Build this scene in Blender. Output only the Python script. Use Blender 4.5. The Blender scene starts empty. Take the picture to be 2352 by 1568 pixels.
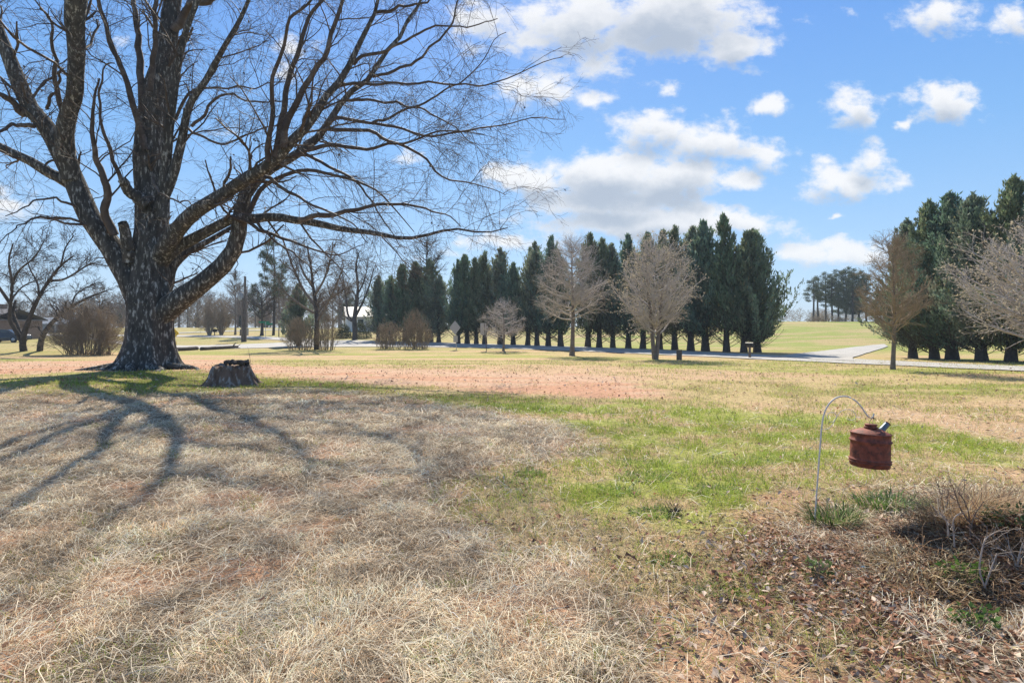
import bpy, math, random
import numpy as np
from mathutils import Vector

# ------------------------------------------------------------------ camera, sky, sun, exposure
F, CX, HY, EYE = 1307.0, 1176.0, 745.0, 1.6      # focal length / principal column / horizon row of the 2352 px wide view, eye height
S = bpy.context.scene
COL = S.collection
cam_d = bpy.data.cameras.new('camera'); cam = bpy.data.objects.new('camera', cam_d); COL.objects.link(cam)
cam_d.sensor_width = 36; cam_d.lens = 36 * F / 2352
cam_d.shift_y = -(784 - HY) / 2352
cam_d.clip_end = 5000; cam_d.clip_start = 0.05
cam.location = (0, 0, EYE); cam.rotation_euler = (math.radians(90), 0, 0)
S.camera = cam

SUN_EL, SUN_AZ = math.radians(43), math.radians(-3.8)   # azimuth from +Y, positive to +X
sunv = Vector((math.sin(SUN_AZ) * math.cos(SUN_EL), math.cos(SUN_AZ) * math.cos(SUN_EL), math.sin(SUN_EL)))
sl = bpy.data.lights.new('sun', 'SUN'); sl.energy = 5.0; sl.angle = math.radians(0.5); sl.color = (1.0, 0.915, 0.78)
so = bpy.data.objects.new('sun', sl); COL.objects.link(so)
so.rotation_euler = sunv.to_track_quat('Z', 'Y').to_euler(); so.location = (0, 0, 60)

S.view_settings.view_transform = 'Standard'; S.view_settings.look = 'None'
S.view_settings.exposure = 0.82; S.view_settings.gamma = 1
S.cycles.max_bounces = 6; S.cycles.transparent_max_bounces = 6
S.cycles.use_denoising = True; S.cycles.denoising_prefilter = 'NONE'

W = bpy.data.worlds.new('World'); S.world = W; W.use_nodes = True
def build_sky():
    nt = W.node_tree; N, L = nt.nodes, nt.links
    bg = N['Background']; bg.inputs['Strength'].default_value = 0.11
    sky = N.new('ShaderNodeTexSky'); sky.sky_type = 'NISHITA'; sky.sun_disc = False
    sky.sun_elevation = SUN_EL; sky.sun_rotation = SUN_AZ
    sky.air_density = 1.0; sky.dust_density = 0.35; sky.ozone_density = 2.5
    def M(op, a, b=None, c=None, clamp=False):
        n = N.new('ShaderNodeMath'); n.operation = op; n.use_clamp = clamp
        for i, v in enumerate((a, b, c)):
            if v is None: continue
            if isinstance(v, (int, float)): n.inputs[i].default_value = v
            else: L.new(v, n.inputs[i])
        return n.outputs[0]
    tc = N.new('ShaderNodeTexCoord'); sp = N.new('ShaderNodeSeparateXYZ'); L.new(tc.outputs['Generated'], sp.inputs[0])
    yy = M('MAXIMUM', sp.outputs[1], 0.06)
    cb = N.new('ShaderNodeCombineXYZ'); L.new(M('DIVIDE', sp.outputs[0], yy), cb.inputs[0]); L.new(M('DIVIDE', sp.outputs[2], yy), cb.inputs[1])
    uv = cb.outputs[0]
    def noise(vec, sc, det, rough=0.55, off=(0, 0, 0), stretch=(1, 1, 1)):
        mp = N.new('ShaderNodeMapping'); mp.inputs['Location'].default_value = off; mp.inputs['Scale'].default_value = stretch
        L.new(vec, mp.inputs[0])
        n = N.new('ShaderNodeTexNoise'); n.inputs['Scale'].default_value = sc; n.inputs['Detail'].default_value = det
        n.inputs['Roughness'].default_value = rough; L.new(mp.outputs[0], n.inputs['Vector']); return n
    # each cloud: centre and half sizes (degrees-like tangent units of the sky direction), weight
    CL = [(1330,55,170,85,1),(1540,40,220,95,1.1),(1690,110,85,60,.95),(1230,95,130,70,.78),(1120,50,130,85,.78),(1380,140,120,50,.75),
          (1240,210,125,50,.85),(1360,222,75,36,.8),(1500,300,100,55,.95),(1620,325,140,55,.95),(1740,352,100,40,.85),(1490,262,60,26,.75),
          (1225,412,140,38,1),(1390,405,170,62,1.15),(1540,412,150,55,1.1),(1690,418,55,32,.9),(1390,458,230,46,1.05),
          (1500,508,300,44,1.05),(1700,515,140,34,.95),(1340,480,160,34,.8),(1956,252,66,52,.95),(2165,242,85,56,.95),(2080,288,28,15,.85),
          (1772,240,42,30,.9),(1940,412,130,42,.95),(2000,370,62,52,.85),(1520,195,40,30,.66),(2165,35,95,55,.9),(2335,35,60,55,.85),
          (1970,35,60,22,.6),(1920,585,170,40,.95),(1180,555,170,34,.75),(1000,590,150,22,.5),(665,110,70,60,.6),(640,160,60,50,.62),(940,355,80,28,.62),
          (510,300,80,30,.55),(20,470,110,50,.8),(290,95,60,40,.5),(1640,560,160,22,.6),(2330,560,60,18,.4),(2440,150,60,60,.9),(2560,300,120,50,.9),
          (-260,200,150,80,.8),(-420,420,160,50,.9),(1930,495,22,8,.8)]
    def field(vec):
        out = None
        for (px, py, rx, ry, w) in CL:
            a = N.new('ShaderNodeVectorMath'); a.operation = 'SUBTRACT'; L.new(vec, a.inputs[0])
            a.inputs[1].default_value = ((px - CX) / F, (HY - py) / F, 0)
            b = N.new('ShaderNodeVectorMath'); b.operation = 'MULTIPLY'; L.new(a.outputs[0], b.inputs[0])
            b.inputs[1].default_value = (F / rx, F / ry, 0)
            c = N.new('ShaderNodeVectorMath'); c.operation = 'LENGTH'; L.new(b.outputs[0], c.inputs[0])
            v = M('MULTIPLY_ADD', c.outputs['Value'], -0.55 * w, w)
            out = v if out is None else M('SMOOTH_MAX', out, v, 0.12)
        return out
    def warp(vec, dy):
        n1 = noise(vec, 9, 5, 0.6)
        s = N.new('ShaderNodeVectorMath'); s.operation = 'SUBTRACT'; L.new(n1.outputs['Color'], s.inputs[0]); s.inputs[1].default_value = (.5, .5 - dy, .5)
        m = N.new('ShaderNodeVectorMath'); m.operation = 'MULTIPLY_ADD'; L.new(s.outputs[0], m.inputs[0]); m.inputs[1].default_value = (.10, .065, 0); L.new(vec, m.inputs[2])
        return m.outputs[0]
    nfine = noise(uv, 17, 10, 0.62, stretch=(1, 1.5, 1)).outputs['Fac']
    d0 = M('ADD', field(warp(uv, 0)), M('MULTIPLY_ADD', nfine, 1.35, -0.70))
    d1 = field(warp(uv, 0.5))
    mr = N.new('ShaderNodeMapRange'); mr.interpolation_type = 'SMOOTHSTEP'; L.new(d0, mr.inputs[0])
    mr.inputs[1].default_value = 0.33; mr.inputs[2].default_value = 0.74
    dens = mr.outputs[0]
    sh = N.new('ShaderNodeMapRange'); sh.interpolation_type = 'SMOOTHSTEP'; L.new(M('ADD', d1, M('MULTIPLY_ADD', nfine, 0.5, -0.25)), sh.inputs[0])
    sh.inputs[1].default_value = 0.38; sh.inputs[2].default_value = 1.02
    cc = N.new('ShaderNodeMixRGB'); L.new(sh.outputs[0], cc.inputs[0])
    cc.inputs[1].default_value = (5.1, 5.1, 5.15, 1); cc.inputs[2].default_value = (2.45, 2.8, 3.35, 1)
    hs = N.new('ShaderNodeHueSaturation'); hs.inputs['Saturation'].default_value = 1.05; hs.inputs['Value'].default_value = 1.0; L.new(sky.outputs[0], hs.inputs['Color'])
    tint = N.new('ShaderNodeMixRGB'); tint.blend_type = 'MULTIPLY'; tint.inputs[0].default_value = 1; tint.inputs[2].default_value = (.85, .85, .85, 1); L.new(hs.outputs[0], tint.inputs[1])
    cr = N.new('ShaderNodeValToRGB'); L.new(sp.outputs[2], cr.inputs[0]); E = cr.color_ramp.elements     # clear-air sky by height above the horizon
    E[0].position = 0.0; E[0].color = (2.2, 3.2, 4.5, 1); E[1].position = 1.0; E[1].color = (1.25, 1.75, 2.7, 1)
    for p_, c_ in ((.10, (1.75, 3.0, 4.7, 1)), (.28, (1.0, 2.4, 4.65, 1)), (.48, (.58, 1.75, 4.5, 1))): e = E.new(p_); e.color = c_
    gm = N.new('ShaderNodeMixRGB'); gm.inputs[0].default_value = .8; L.new(tint.outputs[0], gm.inputs[1]); L.new(cr.outputs[0], gm.inputs[2]); tint = gm
    # clouds only above the horizon and in front
    up = M('MULTIPLY', M('MULTIPLY', dens, 0.95), M('GREATER_THAN', sp.outputs[1], 0.06))
    mx = N.new('ShaderNodeMixRGB'); L.new(up, mx.inputs[0]); L.new(tint.outputs[0], mx.inputs[1]); L.new(cc.outputs[0], mx.inputs[2])
    L.new(mx.outputs[0], bg.inputs['Color'])
build_sky()

# ------------------------------------------------------------------ helpers
def ss(a, b, x):
    t = np.clip((np.asarray(x, float) - a) / (b - a), 0, 1); return t * t * (3 - 2 * t)
def _h(ix, iy, seed):
    n = (ix.astype(np.int64) * 374761393 + iy.astype(np.int64) * 668265263 + seed * 982451653) & 0xffffffff
    n = ((n ^ (n >> 13)) * 1274126177) & 0xffffffff
    return ((n ^ (n >> 16)) & 0xffff) / 65535.0
def vnoise(x, y, seed=0):
    x = np.asarray(x, float); y = np.asarray(y, float)
    ix, iy = np.floor(x), np.floor(y); fx, fy = x - ix, y - iy
    fx = fx * fx * (3 - 2 * fx); fy = fy * fy * (3 - 2 * fy)
    a, b, c, d = _h(ix, iy, seed), _h(ix + 1, iy, seed), _h(ix, iy + 1, seed), _h(ix + 1, iy + 1, seed)
    return (a * (1 - fx) + b * fx) * (1 - fy) + (c * (1 - fx) + d * fx) * fy
def fnoise(x, y, seed=0, oct=4):
    s, a, t = 0, 1.0, 0
    for o in range(oct):
        s = s + a * vnoise(x * 2 ** o + 17.3 * o, y * 2 ** o - 9.1 * o, seed + o); t += a; a *= 0.55
    return s / t

def gz(x, y):
    """height of the terrain"""
    x = np.asarray(x, float); y = np.asarray(y, float)
    z = -0.5 * ss(14, 42, y)
    right = ss(8, 45, x)
    z = z + (1.4 + 1.25 * right) * ss(56 - 14 * right, 115 - 8 * right, y)
    z = z - 0.02 * np.clip(y - 125, 0, 400)
    z = z + 0.05 * (fnoise(x * .25, y * .25, 5, 3) - .5) * ss(2, 8, np.hypot(x, y))
    z = z + 0.02 * (fnoise(x * 2.2, y * 2.2, 9, 3) - .5)
    bank = np.exp(-(((x - 3.45) / .85) ** 2 + ((y - 3.8) / .5) ** 2)); z = z + 0.24 * np.exp(-(((x - 3.55) / .75) ** 2 + ((y - 3.9) / .36) ** 2)) + .30 * (fnoise(x * 3.2, y * 3.2, 71, 3) - .5) * bank - 0.14 * np.exp(-(((x - 2.62) / .26) ** 2 + ((y - 3.2) / .16) ** 2))      # weedy bank on the right
    z = z + 0.25 * np.exp(-(((x + 35) / 7) ** 2 + ((y - 42) / 2.2) ** 2))           # low bank under the left trees
    return z
def at(px, py, d):
    return np.array([(px - CX) / F * d, d, EYE + (HY - py) / F * d])
def gp(px, py):
    """ground point seen at a view pixel"""
    lo = None
    ds = np.concatenate([np.linspace(1.2, 30, 600), np.linspace(30.1, 160, 900)])
    zz = EYE + (HY - py) / F * ds
    below = zz <= gz((px - CX) / F * ds, ds)
    i = int(np.argmax(below)) if below.any() else len(ds) - 1
    d = ds[i]; x = (px - CX) / F * d
    return np.array([x, d, float(gz(x, d))])

class MB:
    """collects geometry; build() links it as ONE mesh object"""
    def __init__(s): s.v, s.f, s.c, s.n = [], [], [], 0
    def add(s, V, Fq, c=None):
        V = np.asarray(V, float).reshape(-1, 3); Fq = np.asarray(Fq, np.int64).reshape(-1, 4)
        s.v.append(V); s.f.append(Fq + s.n); s.n += len(V)
        if c is None: c = np.ones((len(V), 3))
        c = np.asarray(c, float)
        if c.ndim == 1: c = np.tile(c, (len(V), 1))
        s.c.append(c); return s
    def merge(s, o, loc=(0, 0, 0), sc=1.0, rot=0.0, tint=1.0):
        V, Fq, C = o.arrays(); cr, sr = math.cos(rot), math.sin(rot)
        V = V * np.asarray(sc); V = np.stack([V[:, 0] * cr - V[:, 1] * sr, V[:, 0] * sr + V[:, 1] * cr, V[:, 2]], 1) + np.asarray(loc)
        return s.add(V, Fq, C * tint)
    def arrays(s): return np.concatenate(s.v), np.concatenate(s.f), np.concatenate(s.c)
    def tubes(s, P, R, sides=6, c=None, lump=0.0, seed=0):
        P = np.asarray(P, float); R = np.asarray(R, float)
        if P.ndim == 2: P, R = P[None], R[None]
        M_, N_, _ = P.shape
        T = np.gradient(P, axis=1); T /= np.linalg.norm(T, axis=2, keepdims=True) + 1e-9
        mean = P[:, -1] - P[:, 0]; mean /= np.linalg.norm(mean, axis=1, keepdims=True) + 1e-9
        ref = np.cross(mean, np.where(np.abs(mean[:, 2:3]) > .8, [[0, 1., 0]], [[0, 0, 1.]])); ref /= np.linalg.norm(ref, axis=1, keepdims=True) + 1e-9
        U = np.cross(T, ref[:, None, :]); U /= np.linalg.norm(U, axis=2, keepdims=True) + 1e-9
        Wv = np.cross(T, U)
        a = np.arange(sides) * 2 * math.pi / sides
        RR = R[:, :, None] * np.ones(sides)
        if lump:
            g = np.random.default_rng(seed); RR = RR * (1 + lump * (g.random(RR.shape) - .5))
        V = P[:, :, None, :] + RR[..., None] * (np.cos(a)[None, None, :, None] * U[:, :, None, :] + np.sin(a)[None, None, :, None] * Wv[:, :, None, :])
        idx = np.arange(M_ * N_ * sides).reshape(M_, N_, sides)
        q = np.stack([idx[:, :-1, :], np.roll(idx, -1, 2)[:, :-1, :], np.roll(idx, -1, 2)[:, 1:, :], idx[:, 1:, :]], -1)
        col = None
        if c is not None:
            c = np.asarray(c, float)
            col = np.tile(c, (M_ * N_ * sides, 1)) if c.ndim == 1 else np.repeat(c, N_ * sides, 0)
        return s.add(V, q, col)
    def kites(s, B, D, Ln, Wd, rng, c=None):
        """flat pointed leaf-like quads"""
        D = D / (np.linalg.norm(D, axis=1, keepdims=True) + 1e-9)
        X = np.cross(D, rng.normal(size=D.shape)); X /= np.linalg.norm(X, axis=1, keepdims=True) + 1e-9
        Ln = np.asarray(Ln)[:, None]; Wd = np.asarray(Wd)[:, None]
        V = np.stack([B, B + D * Ln * .45 + X * Wd, B + D * Ln, B + D * Ln * .45 - X * Wd], 1)
        col = None if c is None else np.repeat(c, 4, 0)
        return s.add(V, np.arange(len(B) * 4), col)
    def box(s, c0, size, rot=0.0, c=None):
        x, y, z = np.asarray(size) / 2
        V = np.array([[-x,-y,-z],[x,-y,-z],[x,y,-z],[-x,y,-z],[-x,-y,z],[x,-y,z],[x,y,z],[-x,y,z]], float)
        cr, sr = math.cos(rot), math.sin(rot)
        V = np.stack([V[:, 0] * cr - V[:, 1] * sr, V[:, 0] * sr + V[:, 1] * cr, V[:, 2]], 1) + np.asarray(c0)
        return s.add(V, [[0,3,2,1],[4,5,6,7],[0,1,5,4],[1,2,6,5],[2,3,7,6],[3,0,4,7]], c)
    def lathe(s, prof, sides=24, sx=1.0, sy=1.0, c=None):
        prof = np.asarray(prof, float); a = np.arange(sides) * 2 * math.pi / sides
        V = np.stack([prof[:, 0:1] * np.cos(a) * sx, prof[:, 0:1] * np.sin(a) * sy, prof[:, 1:2] * np.ones(sides)], -1)
        idx = np.arange(len(prof) * sides).reshape(len(prof), sides)
        q = np.stack([idx[:-1], np.roll(idx, -1, 1)[:-1], np.roll(idx, -1, 1)[1:], idx[1:]], -1)
        return s.add(V, q, c)
    def build(s, name, mat, parent=None, loc=None, smooth=True):
        V, Fq, C = s.arrays()
        me = bpy.data.meshes.new(name); n, m = len(V), len(Fq)
        me.vertices.add(n); me.vertices.foreach_set('co', V.astype(np.float32).ravel())
        me.loops.add(m * 4); me.loops.foreach_set('vertex_index', Fq.astype(np.int32).ravel())
        me.polygons.add(m); me.polygons.foreach_set('loop_start', np.arange(0, m * 4, 4, dtype=np.int32))
        me.polygons.foreach_set('use_smooth', np.full(m, smooth))
        ca = me.color_attributes.new('Col', 'FLOAT_COLOR', 'POINT')
        ca.data.foreach_set('color', np.concatenate([C, np.ones((n, 1))], 1).astype(np.float32).ravel())
        me.update(calc_edges=True); me.validate()
        me.materials.append(mat)
        o = bpy.data.objects.new(name, me); COL.objects.link(o)
        if parent is not None: o.parent = parent
        if loc is not None: o.location = loc
        return o

def tag(o, label=None, cat=None, group=None, kind=None):
    if label: o['label'] = label
    if cat: o['category'] = cat
    if group: o['group'] = group
    if kind: o['kind'] = kind
    return o
def thing(name, label, cat, loc, group=None, rot=0.0):
    o = bpy.data.objects.new(name, None); COL.objects.link(o); o.empty_display_size = 0.3
    o.location = [float(v) for v in loc]; o.rotation_euler = (0, 0, rot)
    return tag(o, label, cat, group)
def dup(root, loc, rot=0.0, sc=1.0, label=None, group=None):
    r = root.copy(); COL.objects.link(r); r.location = [float(v) for v in loc]; r.rotation_euler = (0, 0, rot)
    r.scale = sc if isinstance(sc, (tuple, list)) else (sc, sc, sc)
    if label: r['label'] = label
    if group: r['group'] = group
    for ch in list(root.children):
        c = ch.copy(); COL.objects.link(c); c.parent = r
    return r

# ------------------------------------------------------------------ materials
def material(name, col=(1, 1, 1), rough=0.85, var=0.25, scale=6.0, bump=0.0, bscale=30.0, trans=0.0, use_attr=True, stretch=(1, 1, 1), spec=0.3, metal=0.0, detail=5, col2=None, thr=(0.45, 0.6), c2scale=None):
    m = bpy.data.materials.new(name); m.use_nodes = True; nt = m.node_tree; N, L = nt.nodes, nt.links
    b = N['Principled BSDF']; b.inputs['Roughness'].default_value = rough; b.inputs['Specular IOR Level'].default_value = spec; b.inputs['Metallic'].default_value = metal
    tc = N.new('ShaderNodeTexCoord'); mp = N.new('ShaderNodeMapping'); mp.inputs['Scale'].default_value = stretch; L.new(tc.outputs['Object'], mp.inputs[0])
    ns = N.new('ShaderNodeTexNoise'); ns.inputs['Scale'].default_value = scale; ns.inputs['Detail'].default_value = detail; L.new(mp.outputs[0], ns.inputs['Vector'])
    mr = N.new('ShaderNodeMapRange'); L.new(ns.outputs['Fac'], mr.inputs[0]); mr.inputs[1].default_value = .25; mr.inputs[2].default_value = .75
    mr.inputs[3].default_value = 1 - var; mr.inputs[4].default_value = 1 + var
    base = N.new('ShaderNodeMixRGB'); base.inputs[0].default_value = 0; base.inputs[1].default_value = (*col, 1); base.inputs[2].default_value = (*(col2 or col), 1)
    if col2:
        n2 = N.new('ShaderNodeTexNoise'); n2.inputs['Scale'].default_value = c2scale or scale; n2.inputs['Detail'].default_value = 7; n2.inputs['Roughness'].default_value = .65; L.new(mp.outputs[0], n2.inputs['Vector'])
        m2 = N.new('ShaderNodeMapRange'); m2.interpolation_type = 'SMOOTHSTEP'; L.new(n2.outputs['Fac'], m2.inputs[0]); m2.inputs[1].default_value, m2.inputs[2].default_value = thr
        L.new(m2.outputs[0], base.inputs[0])
    v = N.new('ShaderNodeMixRGB'); v.blend_type = 'MULTIPLY'; v.inputs[0].default_value = 1; L.new(base.outputs[0], v.inputs[1]); L.new(mr.outputs[0], v.inputs[2])
    out = v.outputs[0]
    if use_attr:
        at_ = N.new('ShaderNodeAttribute'); at_.attribute_name = 'Col'
        k = N.new('ShaderNodeMixRGB'); k.blend_type = 'MULTIPLY'; k.inputs[0].default_value = 1; L.new(out, k.inputs[1]); L.new(at_.outputs['Color'], k.inputs[2]); out = k.outputs[0]
    L.new(out, b.inputs['Base Color'])
    if bump:
        nb = N.new('ShaderNodeTexNoise'); nb.inputs['Scale'].default_value = bscale; nb.inputs['Detail'].default_value = 6; nb.inputs['Roughness'].default_value = .65; L.new(mp.outputs[0], nb.inputs['Vector'])
        bp = N.new('ShaderNodeBump'); bp.inputs['Strength'].default_value = 1.0; bp.inputs['Distance'].default_value = bump; L.new(nb.outputs['Fac'], bp.inputs['Height']); L.new(bp.outputs[0], b.inputs['Normal'])
    if trans:
        tr = N.new('ShaderNodeBsdfTranslucent'); L.new(out, tr.inputs['Color'])
        mx = N.new('ShaderNodeMixShader'); mx.inputs[0].default_value = trans; L.new(b.outputs[0], mx.inputs[1]); L.new(tr.outputs[0], mx.inputs[2])
        L.new(mx.outputs[0], N['Material Output'].inputs['Surface'])
    return m
MT = dict(
    ground=material('ground_mat', (1, 1, 1), .95, .38, 9, .025, 26, detail=8, spec=.1),
    road=material('asphalt_mat', (.37, .355, .33), .9, .16, 1.2, .004, 60, use_attr=False, detail=8, spec=.2),
    bark=material('maple_bark', (.072, .068, .062), .95, .55, 6, .06, 10, stretch=(1, 1, .3), col2=(.30, .295, .275), thr=(.525, .63), c2scale=12, spec=.15),
    twig=material('maple_twig', (.078, .058, .046), .68, .35, 3, 0, col2=(.13, .105, .088), thr=(.5, .6), c2scale=2, spec=.25),
    barkg=material('grey_bark', (.19, .155, .128), .95, .35, 6, .01, 30, spec=.15),
    dark=material('dark_bark', (.075, .064, .058), .95, .35, 6, .01, 30, spec=.15),
    pear=material('pear_twig', (.46, .415, .38), .9, .3, 4, spec=.2),
    bud=material('pear_bud', (.52, .45, .33), .8, .25, 5, trans=.25, spec=.2),
    needle=material('cypress_leaf', (.155, .215, .135), .65, .4, .9, trans=.36, spec=.25),
    pine=material('pine_needle', (.095, .120, .070), .75, .3, 1.2, trans=.2, spec=.25),
    brush=material('dry_brush', (.30, .235, .165), .9, .3, 3, spec=.2),
    blade=material('grass_blade', (1, 1, 1), .75, .15, 3, trans=.32, spec=.25),
    leaf=material('dead_leaf', (1, 1, 1), .8, .2, 30, trans=.15, spec=.3),
    wood=material('stump_wood', (.15, .098, .07), .95, .55, 7, .05, 12, stretch=(1, 1, .4), col2=(.30, .265, .235), thr=(.50, .60), c2scale=9, use_attr=True),
    pole=material('pole_wood', (.13, .105, .09), .9, .25, 4, use_attr=False),
    metal=material('sign_back', (.45, .45, .46), .5, .08, 6, metal=.3, use_attr=False),
    yellow=material('yellow_sign', (.75, .45, .02), .5, .05, 6, use_attr=False),
    black=material('black_paint', (.02, .02, .02), .5, .1, 6, use_attr=False),
    green=material('green_sign', (.01, .22, .12), .5, .05, 6, use_attr=False),
    white=material('white_paint', (.72, .72, .71), .55, .08, 5, use_attr=False),
    rod=material('rod_paint', (.62, .58, .54), .5, .22, 40, use_attr=False, col2=(.42, .34, .28), thr=(.55, .68)),
    rust=material('rusty_steel', (.21, .058, .034), .72, .5, 22, .002, 80, use_attr=False, col2=(.085, .036, .027), thr=(.46, .66), c2scale=26, spec=.35),
    spout=material('spout_steel', (.12, .15, .18), .45, .25, 30, use_attr=False, metal=.5, spec=.5),
    roof=material('roof_mat', (.15, .14, .14), .9, .2, 8, use_attr=False),
    metalroof=material('metal_roof', (.20, .21, .22), .5, .08, 3, use_attr=False),
    wall=material('white_siding', (.62, .62, .62), .8, .06, 5, use_attr=False),
    brownwall=material('brown_wall', (.19, .13, .10), .85, .15, 5, use_attr=False),
    glass=material('window_glass', (.03, .04, .05), .08, .1, 2, use_attr=False, spec=.5),
    car=material('car_paint', (.025, .03, .035), .25, .05, 3, use_attr=False, spec=.5),
    rubber=material('black_rubber', (.02, .02, .02), .8, .1, 5, use_attr=False),
    boxgrey=material('grey_box', (.30, .31, .31), .6, .08, 5, use_attr=False),
    blue=material('blue_plastic', (.06, .28, .55), .4, .1, 30, use_attr=False),
    wire=material('wire_mat', (.04, .04, .04), .6, .1, 5, use_attr=False),
    hydrangea=material('shrub_leaf', (.075, .085, .045), .8, .3, 3, trans=.2),
)

# ------------------------------------------------------------------ ground zones (in world metres)
def wpoly(pts): return np.array([gp(*p)[:2] for p in pts])
def sdf(P, x, y):
    """signed distance, positive inside"""
    d = np.full(x.shape, 1e9); ins = np.zeros(x.shape, bool); n = len(P)
    for i in range(n):
        ax, ay = P[i]; bx, by = P[(i + 1) % n]; ex, ey = bx - ax, by - ay
        t = np.clip(((x - ax) * ex + (y - ay) * ey) / (ex * ex + ey * ey + 1e-9), 0, 1)
        d = np.minimum(d, np.hypot(x - ax - t * ex, y - ay - t * ey))
        c = ((ay > y) != (by > y)) & (x < (bx - ax) * (y - ay) / (by - ay + 1e-12) + ax)
        ins ^= c
    return np.where(ins, d, -d)
ZP = dict(
    straw=wpoly([(-700,910),(0,897),(250,908),(480,902),(640,893),(860,899),(1000,925),(1180,955),(1330,990),(1380,1030),(1270,1062),(1130,1090),(1080,1150),(1180,1230),(1330,1300),(1420,1400),(1480,1568),(1500,2300),(-1100,2300)]),
    green=wpoly([(1000,928),(1300,922),(1600,924),(1900,958),(2200,990),(2352,1040),(2352,1075),(2100,1060),(1850,1110),(1700,1190),(1560,1290),(1440,1220),(1200,1110),(1330,1050),(1380,1020),(1250,962)]),
    clay=wpoly([(-400,833),(0,833),(250,826),(480,826),(700,845),(900,846),(1300,858),(1430,866),(1530,893),(1560,915),(1400,918),(1250,906),(1080,894),(860,886),(640,868),(440,852),(200,852),(0,860),(-400,864)]),
    moss=wpoly([(60,872),(350,848),(640,870),(800,882),(1050,908),(1280,912),(1120,932),(900,910),(680,890),(450,907),(230,905)]),
    weed=wpoly([(1880,1190),(2100,1130),(2352,1140),(2800,1160),(3000,2300),(2352,2300),(2230,1568),(2050,1450),(1900,1350),(1830,1250)]),
)
def zones(x, y):
    r = np.hypot(x, y)
    e = (fnoise(x * .9, y * .9, 31, 4) - .5) * (0.5 + .09 * r)
    e2 = (fnoise(x * 4, y * 4, 37, 3) - .5) * .7
    wd = .12 + .03 * r
    z = {k: ss(-1, 1, (sdf(P, x, y) + e + e2) / wd) for k, P in ZP.items()}
    return z
def mixc(a, b, t): return a * (1 - t[:, None]) + np.asarray(b) * t[:, None]
def ground_color(x, y):
    z = zones(x, y); r = np.hypot(x, y)
    n1 = fnoise(x * .18, y * .5, 3, 4); n2 = fnoise(x * 1.3, y * 1.6, 11, 4); n3 = fnoise(x * .07, y * .22, 19, 3)
    lawn = mixc(np.tile([.40, .305, .15], (len(x), 1)), [.26, .265, .07], ss(.40, .62, .6 * n1 + .4 * n2))
    lawn = mixc(lawn, [.46, .30, .19], ss(.56, .68, n3) * .8 * ss(60, 40, r))
    far = mixc(np.tile([.36, .28, .14], (len(x), 1)), [.235, .265, .07], ss(.3, .6, n1) * (.45 + .55 * ss(-5, 15, x)))
    c = mixc(lawn, [0, 0, 0], np.zeros(len(x))); t = ss(38, 55, y); c = c * (1 - t[:, None]) + far * t[:, None]
    near = mixc(np.tile([.37, .225, .14], (len(x), 1)), [.32, .25, .14], ss(.40, .62, n2))
    t = ss(9, 5.5, r); c = c * (1 - t[:, None]) + near * t[:, None]
    c = mixc(c, [.46, .30, .20], z['clay'] * ss(.22, .5, n2 + .1)); c = mixc(c, [.42, .20, .115], z['clay'] * ss(.46, .64, fnoise(x * .5, y * 1.5, 23, 4)) * .6)
    c = mixc(c, [.16, .145, .04], z['moss'] * ss(.30, .5, n2))
    g = mixc(np.tile([.25, .27, .06], (len(x), 1)), [.38, .27, .15], ss(.44, .62, n2)); t = z['green'] * .9; c = c * (1 - t[:, None]) + g * t[:, None]
    s = mixc(np.tile([.235, .17, .105], (len(x), 1)), [.40, .225, .14], ss(.55, .70, n2)); t = z['straw'] * .95; c = c * (1 - t[:, None]) + s * t[:, None]  # soil tone under the straw darkened to stand for shade between the blades
    c = mixc(c, [.15, .095, .06], z['weed'] * .85)
    return c
def build_ground():
    k, nx = 6.2, 640
    t = np.linspace(-1, 1, nx); gx = 900 * np.sinh(k * t) / math.sinh(k)
    t = np.linspace(-.62, 1, 620); gy = 900 * np.sinh(k * t) / math.sinh(k)
    X, Y = np.meshgrid(gx, gy + 4.0); x, y = X.ravel(), Y.ravel()
    V = np.stack([x, y, gz(x, y)], 1)
    idx = np.arange(len(x)).reshape(X.shape)
    q = np.stack([idx[:-1, :-1], idx[:-1, 1:], idx[1:, 1:], idx[1:, :-1]], -1)
    m = MB(); m.add(V, q, ground_color(x, y)); tag(m.build('ground', MT['ground']), kind='structure')
build_ground()

# ------------------------------------------------------------------ roads
def strip(name, far_edge, near_edge, lift=.035, n=90, mat='road', across=6):
    def dense(pts):
        P = np.array([gp(*p)[:2] for p in pts]); d = np.concatenate([[0], np.cumsum(np.linalg.norm(np.diff(P, axis=0), axis=1))]); d /= d[-1]
        t = np.linspace(0, 1, n); Q = np.stack([np.interp(t, d, P[:, i]) for i in (0, 1)], 1)
        for _ in range(6): Q[1:-1] = (Q[:-2] + 2 * Q[1:-1] + Q[2:]) / 4
        return Q
    A, B = dense(far_edge), dense(near_edge)
    t = np.linspace(0, 1, across)[None, :, None]; P = A[:, None] * (1 - t) + B[:, None] * t
    x, y = P[..., 0].ravel(), P[..., 1].ravel()
    V = np.stack([x, y, gz(x, y) + lift], 1); idx = np.arange(len(x)).reshape(n, across)
    q = np.stack([idx[:-1, :-1], idx[1:, :-1], idx[1:, 1:], idx[:-1, 1:]], -1)
    m = MB(); m.add(V, q[..., ::-1]); return tag(m.build(name, MT[mat]), kind='structure')
strip('road', [(60,764),(140,768),(220,776),(300,786),(430,795.5),(620,788.5),(720,782),(830,781),(1000,787),(1150,790.5),(1300,795.5),(1500,803),(1700,812),(1900,822),(2100,832),(2352,843),(2900,868)],
              [(60,766),(140,771.5),(220,781),(300,793),(430,803.5),(620,799),(720,797),(830,797),(1000,797),(1150,800.5),(1300,806),(1500,814),(1700,823),(1900,833.5),(2100,842.5),(2352,853.5),(2900,882)])
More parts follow.
